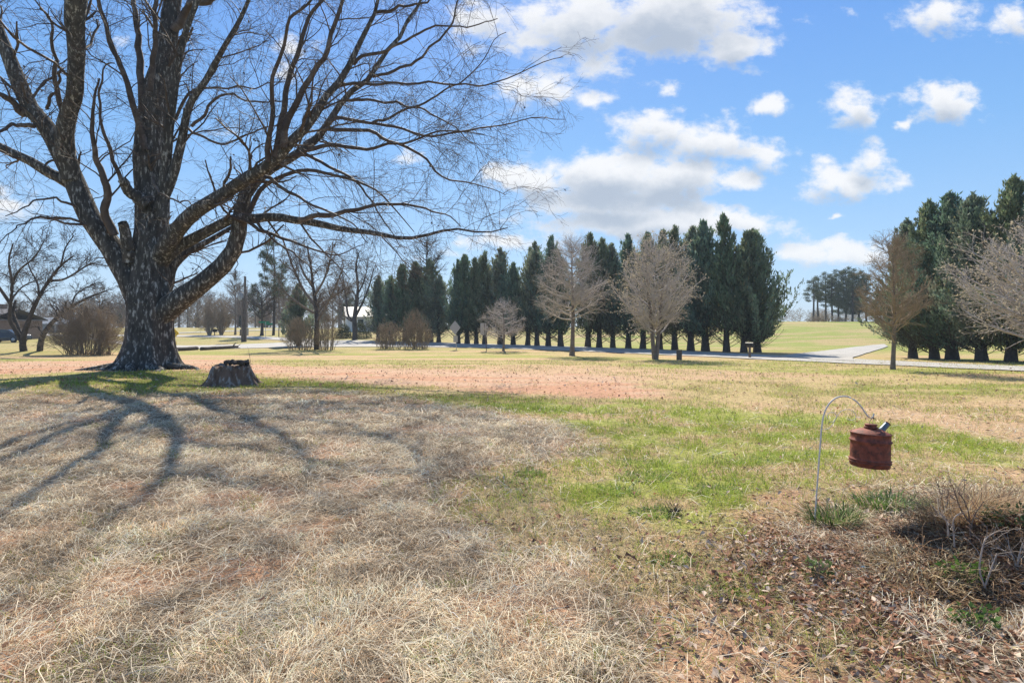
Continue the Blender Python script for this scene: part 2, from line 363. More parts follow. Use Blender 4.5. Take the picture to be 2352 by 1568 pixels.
strip('side_road', [(-300,766),(405,770),(520,771.5),(640,774.5),(720,780)], [(-300,769),(405,773.2),(520,775.5),(640,781),(720,790)], lift=.045)
strip('hill_road', [(330,767.0),(450,762.5),(640,756.6),(760,753.6)], [(330,768.6),(450,764.2),(640,758.2),(760,755.2)], lift=.06)
strip('driveway', [(1770,820),(1860,810),(1950,799),(2000,793.5),(2031,791)], [(1960,830),(1958,822),(1990,812),(2020,803),(2040,796)], lift=.05)

# ------------------------------------------------------------------ branching helper
def resample(pts, n):
    P = np.asarray(pts, float)
    Q = [P[0]]
    ext = np.vstack([2 * P[0] - P[1], P, 2 * P[-1] - P[-2]])
    out = []
    for i in range(len(P) - 1):
        p0, p1, p2, p3 = ext[i:i + 4]
        for t in np.linspace(0, 1, 12, endpoint=False):
            out.append(.5 * ((2 * p1) + (-p0 + p2) * t + (2 * p0 - 5 * p1 + 4 * p2 - p3) * t * t + (-p0 + 3 * p1 - 3 * p2 + p3) * t ** 3))
    out.append(P[-1]); out = np.array(out)
    d = np.concatenate([[0], np.cumsum(np.linalg.norm(np.diff(out[:, :3], axis=0), axis=1))]); d /= d[-1]
    t = np.linspace(0, 1, n)
    return np.stack([np.interp(t, d, out[:, i]) for i in range(out.shape[1])], 1)
def spawn(P, R, count, rng, length, ang=(30, 65), up=0.1, wander=.25, grav=0.0, n=6, rr=.55, t0=.2, t1=.98, rmin=.005, weight=True, tipr=.35, lenfall=.4):
    """count children on the parent polylines"""
    M_, N_, _ = P.shape
    L_ = np.linalg.norm(np.diff(P, axis=1), axis=2).sum(1)
    pr = L_ / L_.sum() if weight else None
    i = rng.choice(M_, count, p=pr); t = t0 + (t1 - t0) * rng.random(count)
    f = t * (N_ - 1); a = np.minimum(f.astype(int), N_ - 2); fr = (f - a)[:, None]
    p = P[i, a] * (1 - fr) + P[i, a + 1] * fr
    T = P[i, a + 1] - P[i, a]; T /= np.linalg.norm(T, axis=1, keepdims=True) + 1e-9
    r = (R[i, a] * (1 - fr[:, 0]) + R[i, a + 1] * fr[:, 0]) * rr * (0.6 + .5 * rng.random(count))
    X = np.cross(T, rng.normal(size=T.shape)); X /= np.linalg.norm(X, axis=1, keepdims=True) + 1e-9
    an = np.radians(ang[0] + (ang[1] - ang[0]) * rng.random(count))[:, None]
    D = np.cos(an) * T + np.sin(an) * X; D[:, 2] += up; D /= np.linalg.norm(D, axis=1, keepdims=True)
    Ln = (length[0] + (length[1] - length[0]) * rng.random(count)) * (1 - lenfall * t)
    st = (Ln / (n - 1))[:, None]; out = [p]; d = D
    for k in range(n - 1):
        d = d + rng.normal(size=d.shape) * wander; d[:, 2] += grav; d /= np.linalg.norm(d, axis=1, keepdims=True)
        p = p + d * st; out.append(p)
    Q = np.stack(out, 1)
    r = np.maximum(r, rmin); RR = r[:, None] * np.linspace(1, tipr, n)[None]; RR = np.maximum(RR, rmin * .7)
    return Q, RR

# ------------------------------------------------------------------ the big maple
def build_maple():
    rng = np.random.default_rng(12)
    base = gp(340, 847); D0 = base[1]
    root = thing('maple_tree', 'huge bare spreading tree with thick lichened trunk beside the stump', 'tree', base)
    limbs = []   # (pts V, w0, w1, depth offset 0, 1)
    A = lambda pts, w0, w1, o0, o1, cat=0: limbs.append((pts, w0, w1, o0, o1, cat))
    A([(343,700),(345,600),(347,500),(346,400),(347,300),(362,200),(384,88),(395,0),(405,-120),(400,-240),(410,-330)], [100, 76, 73, 70, 64, 57, 43, 36, 28, 20, 14], 16, 0, 1.0)
    A([(375,500),(378,400),(393,264),(404,176),(422,88),(440,35),(462,-20),(500,-130),(530,-220)], 30, 7, -.3, -2)
    A([(347,745),(312,662),(273,602),(212,496),(171,417),(146,370),(112,300),(73,249),(38,176),(12,110),(-25,20),(-60,-80),(-90,-200)], [76, 60, 54, 50, 46, 42, 36, 30, 24, 18, 12], 18, 0, -1.5)
    A([(165,412),(152,340),(150,300),(158,250),(171,205),(174,150),(175,90),(174,0),(170,-130),(160,-260),(150,-360)], [48, 42, 38, 37, 38, 46, 52, 44, 32, 22, 14], 20, -.6, -5.5)
    A([(165,425),(129,405),(59,366),(0,337),(-80,300),(-170,250),(-260,180)], 30, 8, -.4, -1.5)
    A([(362,600),(392,545),(444,488),(513,448),(581,400),(625,373),(671,322),(715,278),(744,226),(788,176),(832,88),(862,29),(874,-30),(884,-100),(895,-170)], [48, 39, 34, 32, 28, 21, 17, 14, 9, 5, 2.5], 6, [0, -1.3, -2.5, -3.3, -3.5, -3.4, -3.2, -3.6, -4.2], 0)
    A([(355,735),(400,695),(461,650),(523,595),(547,537),(554,479),(574,427),(615,390),(686,352),(739,305),(765,264),(800,217),(841,188),(856,167),(891,114),(917,88),(935,50),(964,9),(990,-60)], [70, 49, 44, 36, 30, 22, 17, 14, 11, 8, 4], 5, [0, -.4, -.6, -.7, -.6, -.4, -.2, 0, .2], 0)
    A([(362,610),(395,575),(427,558),(479,530),(540,500),(581,502),(632,499),(686,507),(721,511),(788,526),(862,535),(920,547),(964,544),(1008,532),(1052,526),(1111,535),(1166,523)], [40, 29, 26, 24, 21, 17, 13, 10, 7, 5, 2.5], 2.5, 0, -3.5)
    A([(362,720),(386,645),(396,617),(427,581),(485,550),(545,515)], 34, 9, .3, 1.2)
    A([(365,480),(395,410),(410,352),(425,278),(440,231),(469,190),(498,141),(527,88),(551,44),(571,0),(600,-70),(630,-150)], 27, 6, -.3, -2.5)
    A([(300,600),(290,545),(282,512)], 36, 23, -.4, -.9)
    A([(335,470),(305,446),(290,432),(282,414)], 36, 22, -.5, -1.2)
    nbig = len(limbs)
    B = lambda pts, w0, w1, o0, o1: limbs.append((pts, w0, w1, o0, o1, 1))
    B([(686,506),(759,494),(818,480),(876,465),(940,470),(1010,490),(1060,520)], 14, 2, -1.9, -3)
    B([(615,372),(618,300),(627,190),(648,117),(671,53),(709,0),(740,-60)], 14, 5, -3.4, -5)
    B([(632,362),(642,300),(654,205),(671,146),(698,73),(715,32),(747,0),(790,-70)], 18, 6, -3.4, -3.4)
    B([(650,340),(662,278),(692,211),(727,149),(753,105),(771,59),(794,0),(815,-70)], 19, 7, -3.6, -3.6)
    B([(774,199),(832,188),(891,193),(985,190),(1096,196),(1155,185),(1222,158),(1295,132)], 8, 1.6, -3.3, -4.5)
    B([(739,296),(777,272),(847,284),(920,296),(967,308),(1067,302),(1125,290),(1213,275),(1295,272)], 9, 1.6, -.6, -2)
    B([(794,231),(876,231),(952,249),(988,261),(1046,293),(1080,330)], 8, 1.8, -.3, -1.5)
    B([(856,281),(952,246),(1002,217),(1058,190),(1096,155),(1134,97),(1163,73)], 7, 1.5, -.9, -2)
    B([(672,358),(744,337),(803,334),(847,343),(900,331),(979,314),(1052,302),(1110,312)], 12, 2, -.7, -2.5)
    B([(739,296),(835,299),(885,319),(935,328),(967,357),(1002,396),(1052,419),(1111,431),(1163,448)], 11, 1.6, -.6, -2)
    B([(812,150),(824,135),(891,108),(944,88),(991,62),(1037,59),(1093,59),(1140,40)], 9, 2, -3, -4.5)
    B([(856,176),(935,155),(985,117),(1035,59),(1052,9),(1070,-50)], 8, 3, -.1, -1.5)
    B([(862,29),(905,22),(960,8),(1010,-10)], 9, 3, -3, -4.5)
    B([(600,400),(650,430),(720,470),(790,500),(850,560)], 10, 2, -2.3, -4)
    B([(547,537),(600,440),(660,400),(740,395),(830,420),(900,470),(950,530)], 14, 2, -.7, -2)
    B([(690,350),(760,380),(830,430),(880,500),(920,570)], 9, 1.8, -.7, -2.5)
    B([(581,502),(640,560),(700,600),(730,640)], 8, 1.6, -1.2, -2)
    B([(540,500),(600,530),(680,560),(760,585),(830,560)], 10, 1.8, -1.0, -2.4)
    B([(335,345),(312,280),(296,205),(272,141),(249,82),(234,29),(229,0),(215,-90)], 17, 7, -.3, -1.5)
    B([(330,260),(325,205),(325,147),(319,88),(311,29),(305,0),(295,-100)], 20, 8, 0, .8)
    B([(346,210),(346,164),(355,88),(360,0),(365,-110)], 15, 7, -.6, -1.5)
    B([(400,70),(425,23),(457,9),(498,-10),(560,-60)], 22, 8, .3, -1)
    B([(402,275),(434,214),(469,202),(586,202),(650,190)], 8, 2, -.5, -2)
    B([(440,290),(498,229),(533,217),(571,231),(686,237)], 8, 2, -1, -2.5)
    B([(262,540),(246,490),(247,434),(235,400),(223,370),(217,320),(214,260),(222,180)], 22, 4, -.6, -2)
    B([(310,445),(276,420),(260,380),(246,322),(231,264),(231,205),(243,155),(265,140)], 12, 3, -.5, -2.5)
    B([(140,160),(130,190),(110,240),(106,250)], 6, 8, -2, -1.6)
    B([(150,290),(130,210),(128,130),(118,60),(90,10)], 14, 4, -1, -2)
    B([(60,262),(30,240),(0,215),(-60,190)], 18, 6, -.9, -1.8)
    B([(80,290),(40,285),(0,300),(-50,310)], 12, 4, -.9, -2.8)
    B([(205,500),(160,470),(110,455),(60,470),(20,500)], 8, 2, -.5, -2.5)
    B([(215,520),(150,510),(90,500),(40,520),(0,560)], 7, 2, -.5, -3.5)
    B([(425,290),(470,320),(520,330),(600,300),(680,290)], 7, 2, -.8, -3)
    B([(350,400),(360,430),(390,455),(430,462),(470,480)], 7, 2, -1.2, -3.5)
    N_ = 26; P = np.zeros((len(limbs), N_, 3)); R = np.zeros((len(limbs), N_))
    for i, (pts, w0, w1, o0, o1, c) in enumerate(limbs):
        q = np.array(pts, float); sdist = np.concatenate([[0], np.cumsum(np.linalg.norm(np.diff(q, axis=0), axis=1))]); sdist /= sdist[-1]
        d = D0 + (np.interp(sdist, np.linspace(0, 1, len(o0)), o0) if isinstance(o0, list) else o0 + (o1 - o0) * sdist ** 1.15)
        w = np.interp(sdist, np.linspace(0, 1, len(w0)), w0) if isinstance(w0, list) else w1 + (w0 - w1) * (1 - sdist) ** (1.25 if c == 0 else 1)
        p3 = np.array([at(a[0], a[1], dd) for a, dd in zip(q, d)])
        rr = w / 2 / F * d
        s = resample(np.concatenate([p3, rr[:, None]], 1), N_)
        P[i] = s[:, :3] - base; R[i] = s[:, 3]
    R[1:nbig] *= .88; R[0] *= .94; R[nbig:] *= .92
    wob = rng.normal(size=P.shape) * R[..., None] * .10; wob[nbig:] += rng.normal(size=wob[nbig:].shape) * .045; wob[:, 1:-1] = (wob[:, :-2] + wob[:, 1:-1] * 1.5 + wob[:, 2:]) / 2.5; wob[:, :2] = 0; P += wob
    # trunk
    m = MB(); NS, NR = 72, 60
    hs = np.concatenate([np.linspace(-.35, .9, 30), np.linspace(.95, 4.6, NR - 30)])
    th = np.arange(NS) * 2 * math.pi / NS
    pyc = 847 - hs / D0 * F
    cxs = np.interp(hs, [0, 1, 2.2, 3.4, 4.6], [340, 344, 346, 343, 343]); half = np.interp(hs, [-.4, .5, 1, 1.6, 2.2, 2.8, 3.4, 4.6], [57, 55, 50, 47.5, 48, 47, 40, 34]) / F * D0
    V = np.zeros((NR, NS, 3))
    lob = .5 + .5 * np.cos(7 * th + .8 * np.sin(2 * th) + .6); lob = lob ** 2
    g = .6 + .8 * np.interp((th / (2 * math.pi) * 9) % 9, range(10), rng.random(10).tolist()[:9] + [.5])
    for j, h in enumerate(hs):
        fl = np.exp(-max(h + .05, 0) / .30)
        flut = 1 + .055 * np.cos(7 * th + .8 * np.sin(2 * th) + .6 + h * .12) + .03 * np.cos(13 * th + h * .5) + .045 * (fnoise(th * 4, np.full(NS, h * 1.6), 77, 4) - .5) + .05 * (fnoise(th * 14, np.full(NS, h * 2.2), 78, 3) - .5)
        r = half[j] * flut * (1 + fl * (.18 + .62 * lob * g))
        V[j, :, 0] = (cxs[j] - CX) / F * D0 + r * np.cos(th) - base[0]; V[j, :, 1] = r * np.sin(th) * .92; V[j, :, 2] = h
    idx = np.arange(NR * NS).reshape(NR, NS)
    q = np.stack([idx[:-1], np.roll(idx, -1, 1)[:-1], np.roll(idx, -1, 1)[1:], idx[1:]], -1); m.add(V, q)
    big = list(range(nbig)); m.tubes(P[big], R[big], 16, lump=.10, seed=3)
    # surface roots
    for a, ln in ((-.35, 2.3), (-.1, 1.4), (3.5, 2.0), (3.9, 1.3), (4.7, 1.2), (5.3, 1.6)):
        t = np.linspace(0, 1, 10); rr = half[0] * 1.1 + ln * t; aa = a + .25 * np.sin(t * 5)
        Q = np.stack([rr * np.cos(aa), rr * np.sin(aa), -.02 + .16 * (1 - t) ** 2 - .10 * t], 1)
        Q[:, 2] += gz(base[0] + Q[:, 0], base[1] + Q[:, 1]) - base[2]
        m.tubes(Q, .15 * (1 - t * .8), 8, lump=.2, seed=5)
    m.build('trunk', MT['bark'], root)
    # crown
    c = MB(); sm = list(range(nbig, len(limbs))); c.tubes(P[sm], R[sm], 8, lump=.12, seed=4)
    src = [i for i in range(len(limbs)) if i not in (10, 11)]
    Ps, Rs = P[src], R[src]
    s1, r1 = spawn(Ps, Rs, 430, rng, (1.2, 3.6), (25, 65), .12, .17, -.015, 8, .32, .22, .99, .010)
    r1 = np.minimum(r1, .045); c.tubes(s1, r1, 5)
    # many broken and sprouting shoots low on the limbs
    s1b, r1b = spawn(Ps[:10], Rs[:10], 260, rng, (.5, 1.5), (40, 90), .05, .3, 0, 6, .1, .08, .8, .008)
    r1b = np.minimum(r1b, .018); c.tubes(s1b, r1b, 4)
    s2, r2 = spawn(s1, r1, 2300, rng, (.6, 1.9), (25, 60), .02, .17, -.05, 7, .55, .15, 1, .005); c.tubes(s2, r2, 4)
    s3, r3 = spawn(s2, r2, 6500, rng, (.4, 1.2), (20, 55), -.02, .14, -.06, 6, .6, .1, 1, .0044); c.tubes(s3, r3, 3)
    s4, r4 = spawn(np.concatenate([s3, spawn(s1b, r1b, 900, rng, (.3, .8), (30, 70), 0, .25, 0, 6, .6, .2, 1, .005)[0]]), np.concatenate([r3, np.full((900, 6), .004)]), 15000, rng, (.15, .55), (25, 60), 0, .16, -.05, 4, .8, .1, 1, .0034); c.tubes(s4, r4, 3)
    # small swelling buds and clinging dead leaves
    k = rng.choice(len(s4), 9000); b = s4[k, -1]; c.kites(b - .01, rng.normal(size=b.shape) * .4 + (s4[k, -1] - s4[k, -2]) * 8, np.full(len(k), .025), np.full(len(k), .006), rng)
    k = rng.choice(len(s3), 160); b = s3[k, 3]; c.kites(b, rng.normal(size=b.shape) + [0, 0, -.8], np.full(len(k), .10), np.full(len(k), .035), rng)
    c.build('crown', MT['twig'], root)
build_maple()

# ------------------------------------------------------------------ other tree makers: each returns (trunk MB, crown MB, bud MB or None) in local metres
def bez(a, b, c, n):
    t = np.linspace(0, 1, n)[:, None]; return (1 - t) ** 2 * a + 2 * (1 - t) * t * b + t * t * c
def pear_like(seed, H, Wd, th, r0, nl, phimax=112, sub=14, ter=7, s_len=(.5, 1.2), t_len=(.25, .55), up=.25, wander=.12, buds=0, forks=1, rtw=.006, zfrac=.45, grav=0.0, flat=1.0, egg=0.0, rise=.8):
    rng = np.random.default_rng(seed); tr, cr, bd = MB(), MB(), MB()
    n = 14; t = np.linspace(0, 1, n)
    if forks == 1:
        Q = np.stack([.06 * np.sin(t * 4), .05 * np.sin(t * 3 + 1), -.08 + t * H * .9], 1); tr.tubes(Q, r0 * (1 - t) ** .8 + .012 + r0 * .35 * np.exp(-t * 25), 10)
    else:
        for k in range(forks):
            a = 6.28 * k / forks + .3; Q = np.stack([(.05 + .35 * t * Wd * .35) * math.cos(a), (.05 + .35 * t * Wd * .35) * math.sin(a), -.08 + t * H * .85], 1)
            tr.tubes(Q, r0 * .75 * (1 - t) ** .8 + .012, 9)
    phi = np.radians(phimax) * (np.arange(nl) + .5) / nl; az = np.arange(nl) * 2.39996 + rng.random(nl) * .6
    ph = phi * (.9 + .2 * rng.random(nl)); hz = (H - th) / 2
    ext = (.82 + .24 * rng.random(nl))
    eg = 1 - egg * np.cos(ph); tgt = np.stack([Wd / 2 * np.sin(ph) * np.cos(az) * ext * eg, Wd / 2 * np.sin(ph) * np.sin(az) * ext * flat * eg, th + hz + hz * np.cos(ph) * ext], 1)
    zs = np.clip(tgt[:, 2] - rise * np.hypot(tgt[:, 0], tgt[:, 1]), th * .85, H * .9)
    P = []
    for i in range(nl):
        s = np.array([.02 * math.cos(az[i]), .02 * math.sin(az[i]), zs[i]]); e = tgt[i]
        c = s + (e - s) * np.array([.62, .62, .34]) + rng.normal(size=3) * .12
        P.append(bez(s, c, e, 10) + np.cumsum(rng.normal(size=(10, 3)) * .02, 0))
    P = np.array(P); L_ = np.linalg.norm(P[:, -1] - P[:, 0], axis=1)
    R = (r0 * .36 * np.clip(L_ / L_.max(), .35, 1))[:, None] * np.linspace(1, .15, 10)[None] + rtw * .8
    cr.tubes(P, R, 6)
    s1, r1 = spawn(P, R, nl * sub, rng, s_len, (22, 60), up, wander, grav, 6, .5, .15, 1, rtw * 1.3); cr.tubes(s1, r1, 4)
    s2, r2 = spawn(s1, r1, nl * sub * ter, rng, t_len, (22, 60), up * .7, wander, grav, 5, .7, .1, 1, rtw); cr.tubes(s2, r2, 3)
    if buds:
        k = rng.choice(len(s2), buds); b = s2[k, -1]; bd.kites(b - .01, (s2[k, -1] - s2[k, -2]) * 9 + rng.normal(size=b.shape) * .35, .05 + .06 * rng.random(buds), .014 + .012 * rng.random(buds), rng)
    return tr, cr, (bd if buds else None)
def conifer(seed, H, Rm, nb=230, dens=1.0, low=.13, ks=1.0, dead=26, skirt=1.0):
    rng = np.random.default_rng(seed); tr, cr = MB(), MB()
    t = np.linspace(0, 1, 12); tr.tubes(np.stack([.05 * np.sin(t * 4), .05 * np.cos(t * 3), -.1 + t * H * .96], 1), (.17 + .012 * H * .5) * (1 - t) ** .8 + .015 + .09 * np.exp(-t * 22), 9)
    a = rng.random(dead) * 6.283; z0 = .25 + rng.random(dead) * 1.5; ln = 1.0 + 1.3 * rng.random(dead)
    P = np.stack([bez(np.array([0, 0, z]), np.array([.55 * l * math.cos(x), .55 * l * math.sin(x), z + .15 * l]), np.array([l * math.cos(x) * .95, l * math.sin(x) * .95, z + l * .75]), 7) for x, z, l in zip(a, z0, ln)])
    R = np.full((dead, 7), .022) * np.linspace(1, .3, 7); tr.tubes(P, R, 4)
    d1, e1 = spawn(P, R, dead * 7, rng, (.3, .8), (25, 60), .1, .15, 0, 5, .6, .2, 1, .007); tr.tubes(d1, e1, 3)
    tt = low + (1 - low) * rng.random(nb) ** .95
    f = np.clip((tt - low + .10) / .16, .45, 1) * np.clip(1 - tt, 0, 1) ** .62 * 1.30 * np.where(tt < .3, skirt, 1)
    bl = Rm * f * (.42 + .80 * rng.random(nb)) + .16
    az = rng.random(nb) * 6.283; el = np.radians(22 + 46 * tt + 10 * rng.normal(size=nb))
    dirv = np.stack([np.cos(az) * np.cos(el), np.sin(az) * np.cos(el), np.sin(el)], 1)
    zb = H * (tt * .955) - bl * np.sin(el) * .75; zb = np.maximum(zb, H * low * .6)
    ms = ((20 + bl * 40) * dens).astype(int); i = np.repeat(np.arange(nb), ms); s = .15 + .85 * rng.random(len(i)) ** .75
    up = np.array([0, 0, 1.0]); cv = (.30 + .35 * rng.random(nb))
    p = dirv[i] * (bl[i] * s)[:, None] + up * (zb[i] + cv[i] * bl[i] * s * s)[:, None]
    p += rng.normal(size=p.shape) * (.03 + .16 * np.clip(bl[i], .2, 1.4) * (1 - .82 * s))[:, None] * [1, 1, .9]
    D = dirv[i] * .40 + up * (.45 + .5 * s)[:, None] + rng.normal(size=p.shape) * .36
    Ln = (.17 + .24 * rng.random(len(i))) * ks; Wd = (.028 + .040 * rng.random(len(i))) * ks
    br = .62 + .7 * rng.random(nb); tn = .85 + .35 * np.random.default_rng(seed).random(3); c = np.stack([br[i] * tn[0] * (.9 + .25 * rng.random(len(i))), br[i] * (.92 + .16 * rng.random(len(i))), br[i] * tn[2]], 1)
    brown = rng.random(len(i)) < .03; c[brown] = [1.7, 1.1, .8]
    cr.kites(p, D, Ln, Wd, rng, c)
    # pointed leaders at the top
    for q in range(8):
        a0 = rng.random() * 6.28; rr = .0 if q == 0 else Rm * (.14 + .07 * q + .12 * rng.random()); top = H * (1.0 - (0 if q == 0 else .025 + .030 * q + .05 * rng.random())); m_ = int(80 * dens)
        s = rng.random(m_); th_ = rng.random(m_) * 6.283; ra = .24 * s ** .9
        pp = np.stack([rr * math.cos(a0) + ra * np.cos(th_), rr * math.sin(a0) + ra * np.sin(th_), top - .12 - 1.35 * s], 1)
        cr.kites(pp, np.stack([np.cos(th_) * .45, np.sin(th_) * .45, np.ones(m_)], 1) + rng.normal(size=(m_, 3)) * .15, .15 + .16 * rng.random(m_), np.full(m_, .035), rng, np.tile([.95, .95, .95], (m_, 1)))
    P = np.stack([bez(up * z_, up * z_ + d_ * l_ * .5, up * (z_ + .28 * l_) + d_ * l_, 5) for z_, d_, l_ in zip(zb, dirv, bl)]); tr.tubes(P, np.full((nb, 5), .018) * np.linspace(1, .3, 5), 3)
    return tr, cr, None
def pine_tree(seed, H, low=.35, spread=2.2, nb=46, tuft=26, big=1.0):
    rng = np.random.default_rng(seed); tr, cr = MB(), MB(); t = np.linspace(0, 1, 12)
    tr.tubes(np.stack([.15 * np.sin(t * 3), .1 * np.sin(t * 4), -.1 + t * H], 1), .19 * (1 - t) ** .7 + .02, 8)
    tt = low + (1 - low) * np.arange(nb) / nb; az = rng.random(nb) * 6.283; l = spread * np.clip((1.04 - tt) / (1 - low), .12, 1) ** .6 * (.55 + .55 * rng.random(nb))
    P = np.stack([bez(np.array([0, 0, z]), np.array([.5 * a * math.cos(x), .5 * a * math.sin(x), z + .05 * a]), np.array([a * math.cos(x), a * math.sin(x), z + .28 * a]), 7) for x, z, a in zip(az, tt * H, l)])
    R = np.full((nb, 7), .035) * np.linspace(1, .3, 7); tr.tubes(P, R, 4)
    s1, r1 = spawn(P, R, nb * 5, rng, (.4, .95), (25, 60), .1, .15, .05, 5, .5, .35, 1, .01); tr.tubes(s1, r1, 3)
    b = np.repeat(np.concatenate([s1[:, -1], P[:, -1], s1[:, 2]]), tuft, 0); k = len(b)
    b = b + rng.normal(size=b.shape) * .10 * big; c = np.tile([1, 1, 1], (k, 1)) * (.75 + .5 * rng.random(k))[:, None]
    cr.kites(b, rng.normal(size=b.shape) + [0, 0, .5], (.18 + .16 * rng.random(k)) * big, np.full(k, .022 * big), rng, c)
    return tr, cr, None
def bush_mb(seed, Wd, H, ns, sub=8, ter=4, r=.012, flat=.7, spread=.16):
    rng = np.random.default_rng(seed); m = MB(); P = []
    for i in range(ns):
        a = rng.random() * 6.283; u = rng.random() ** .6; b = np.array([math.cos(a) * u * Wd * spread * 1.6, math.sin(a) * u * Wd * spread * flat, -.04])
        ph = rng.random() ** .8 * 1.45; e = np.array([math.cos(a) * math.sin(ph) * Wd / 2, math.sin(a) * math.sin(ph) * Wd / 2 * flat, H * math.cos(ph) * (.75 + .3 * rng.random()) + .1])
        P.append(bez(b, (b + e) / 2 + [0, 0, .18 * H], e, 9) + np.cumsum(rng.normal(size=(9, 3)) * .025, 0))
    P = np.array(P); R = r * (.7 + .6 * rng.random(ns))[:, None] * np.linspace(1, .3, 9)[None]; m.tubes(P, R, 4)
    s1, r1 = spawn(P, R, ns * sub, rng, (.35 * H * .5, .35 * H), (20, 55), .2, .14, 0, 6, .6, .15, 1, .006); m.tubes(s1, r1, 3)
    s2, r2 = spawn(s1, r1, ns * sub * ter, rng, (.07 * H, .2 * H), (20, 60), .15, .14, 0, 4, .7, .1, 1, .005); m.tubes(s2, r2, 3)
    return m
def plant_tree(name, label, cat, loc, parts, mats, group=None, rot=0.0):
    r = thing(name, label, cat, loc, group, rot)
    parts[0].build('trunk', mats[0], r); parts[1].build('crown', mats[1], r)
    if parts[2] is not None: parts[2].build('buds', mats[2], r)
    return r

# ------------------------------------------------------------------ ornamental pears along the road
def size(px_h, base): return px_h / F * base[1]
pg = 'bare ornamental pears on the lawn'
b = gp(1314, 817); plant_tree('pear_tree', 'pinkish grey bare pear with single trunk left of the cream-budded one', 'tree', b, pear_like(21, size(262, b), size(165, b), size(70, b), .15, 74, 122, 12, 5, (.6, 1.4), (.3, .7), .06, .10, 0, 1, .0062, .80, 0, 1, .22, .42), (MT['barkg'], MT['pear'], None), pg)
b = gp(1505, 825); plant_tree('pear_tree', 'rounded pear with twin trunk and cream buds before the cypress row', 'tree', b, pear_like(22, size(268, b), size(190, b), size(62, b), .16, 60, 122, 13, 5, (.5, 1.3), (.3, .6), .20, .12, 8000, 2, .0062, .62, 0, 1, .08, .85), (MT['barkg'], MT['pear'], MT['bud']), pg)
b = gp(1156, 806); plant_tree('pear_tree', 'smallest pale bare tree, beside the square sign on a post', 'tree', b, pear_like(23, size(112, b), size(100, b), size(20, b), .09, 46, 128, 10, 5, (.35, .9), (.2, .45), .03, .14, 0, 1, .007, .75, 0, 1, .15, .3), (MT['barkg'], MT['pear'], None), pg)
b = gp(2052, 849); plant_tree('pear_tree', 'narrow bare pear right of the driveway casting a thin shadow', 'tree', b, pear_like(24, size(298, b), size(150, b), size(62, b), .075, 60, 120, 11, 7, (.35, .85), (.18, .4), .2, .12, 0, 1, .0044, .80, 0, 1, .30, .75), (MT['barkg'], MT['brush'], None), pg)
b = gp(2420, 862); plant_tree('pear_tree', 'wide cream-budded pear cut off by the right edge', 'tree', b, pear_like(25, size(375, b), size(385, b), size(85, b), .15, 78, 122, 12, 5, (.5, 1.2), (.25, .5), .15, .12, 5200, 1, .0046, .55, 0, 1, .1, .6), (MT['barkg'], MT['pear'], MT['bud']), pg)

# ------------------------------------------------------------------ cypress rows
VAR = [conifer(100 + k, 10.0, 1.95 + .22 * (k % 3), 170 + 12 * k, .64, .15, 1.12) for k in range(5)]
VARBIG = [conifer(140 + k, 10.0, 2.3, 330, 1.5, .10, .72, 34, 1.1) for k in range(3)]
SKIRT = conifer(160, 10.0, 2.45, 240, .8, .10, 1.0, 60, 1.25)
protos = {}
def cypress(key, parts, loc, H, label, group, rot, wide=1.0):
    wide *= 1.04 + .11 * math.sin(rot * 7.3); H *= 1 + .045 * math.sin(rot * 3.1)
    sc = (H / 10.0 * wide if H < 10 else wide, H / 10.0 * wide if H < 10 else wide, H / 10.0)
    if key not in protos:
        r = thing('cypress_tree', label, 'tree', loc, group, rot); r.scale = sc
        parts[0].build('trunk', MT['dark'], r); parts[1].build('crown', MT['needle'], r); protos[key] = r
    else: r = dup(protos[key], loc, rot, sc, label, group)
    r.rotation_euler = (.035 * math.sin(rot * 5), .035 * math.cos(rot * 4), rot)
    return r
ordn = ['first','second','third','fourth','fifth','sixth','seventh','eighth','ninth','tenth','eleventh','twelfth','thirteenth','fourteenth','fifteenth','sixteenth']
rg = random.Random(4)
row = [(1213,793,553),(1234,794,562),(1260,795,552),(1289,796,570),(1351,797,545),(1377,797.5,556),(1407,798,546),(1442,799,538),(1475,800.5,540),(1516,802,512),(1549,803,506),(1588,805,504),(1622,806,503),(1670,808,501),(1710,809,516)]
for i, (px, py, top) in enumerate(row):
    b = gp(px, py); k = len(row) - i
    cypress('r%d' % (i % 5), VAR[i % 5], b, size(py - top, b), 'dark cypress in the long roadside row, %s from its right-hand end' % ordn[k], 'cypress row along the road', rg.random() * 6.28, 1.0)
b = gp(1741, 809); cypress('skirt', SKIRT, b, size(285, b), 'cypress with low bare spreading boughs ending the long row at right', 'cypress row along the road', 1.0, .95)
mid = [(1052,789,588,'leftmost'),(1072,789.5,578,'second from left'),(1093,790,590,'third from left'),(1112,790.5,575,'fourth from left'),(1150,791,560,'fifth from left and tallest'),(1180,792,600,'rightmost and shortest')]
for i, (px, py, top, w) in enumerate(mid):
    b = gp(px, py); cypress('r%d' % ((i + 2) % 5), VAR[(i + 2) % 5], b, size(py - top, b), 'cypress in the clump behind the two signs, %s' % w, 'cypress clump behind the signs', rg.random() * 6.28, 1.0)
lft = [(868,782,628,'at its left edge, short'),(896,783,640,'second from left, half hidden by tan brush'),(930,784,598,'third from left, broad'),(962,784,590,'fourth from left and tallest'),(990,785,600,'fifth from left'),(1007,787,625,'at its right edge, slim')]
for i, (px, py, top, w) in enumerate(lft):
    b = gp(px, py); cypress('r%d' % ((i + 1) % 5), VAR[(i + 1) % 5], b, size(py - top, b), 'cypress in the clump behind the tan brush, %s' % w, 'cypress clump behind the tan brush', rg.random() * 6.28, 1.15)
rt = [(2095,822,505,'leftmost'),(2145,824,450,'second from left'),(2190,826,432,'third from left'),(2253,829,440,'fourth from left'),(2325,832,420,'fifth from left'),(2400,835,400,'at the far right edge')]
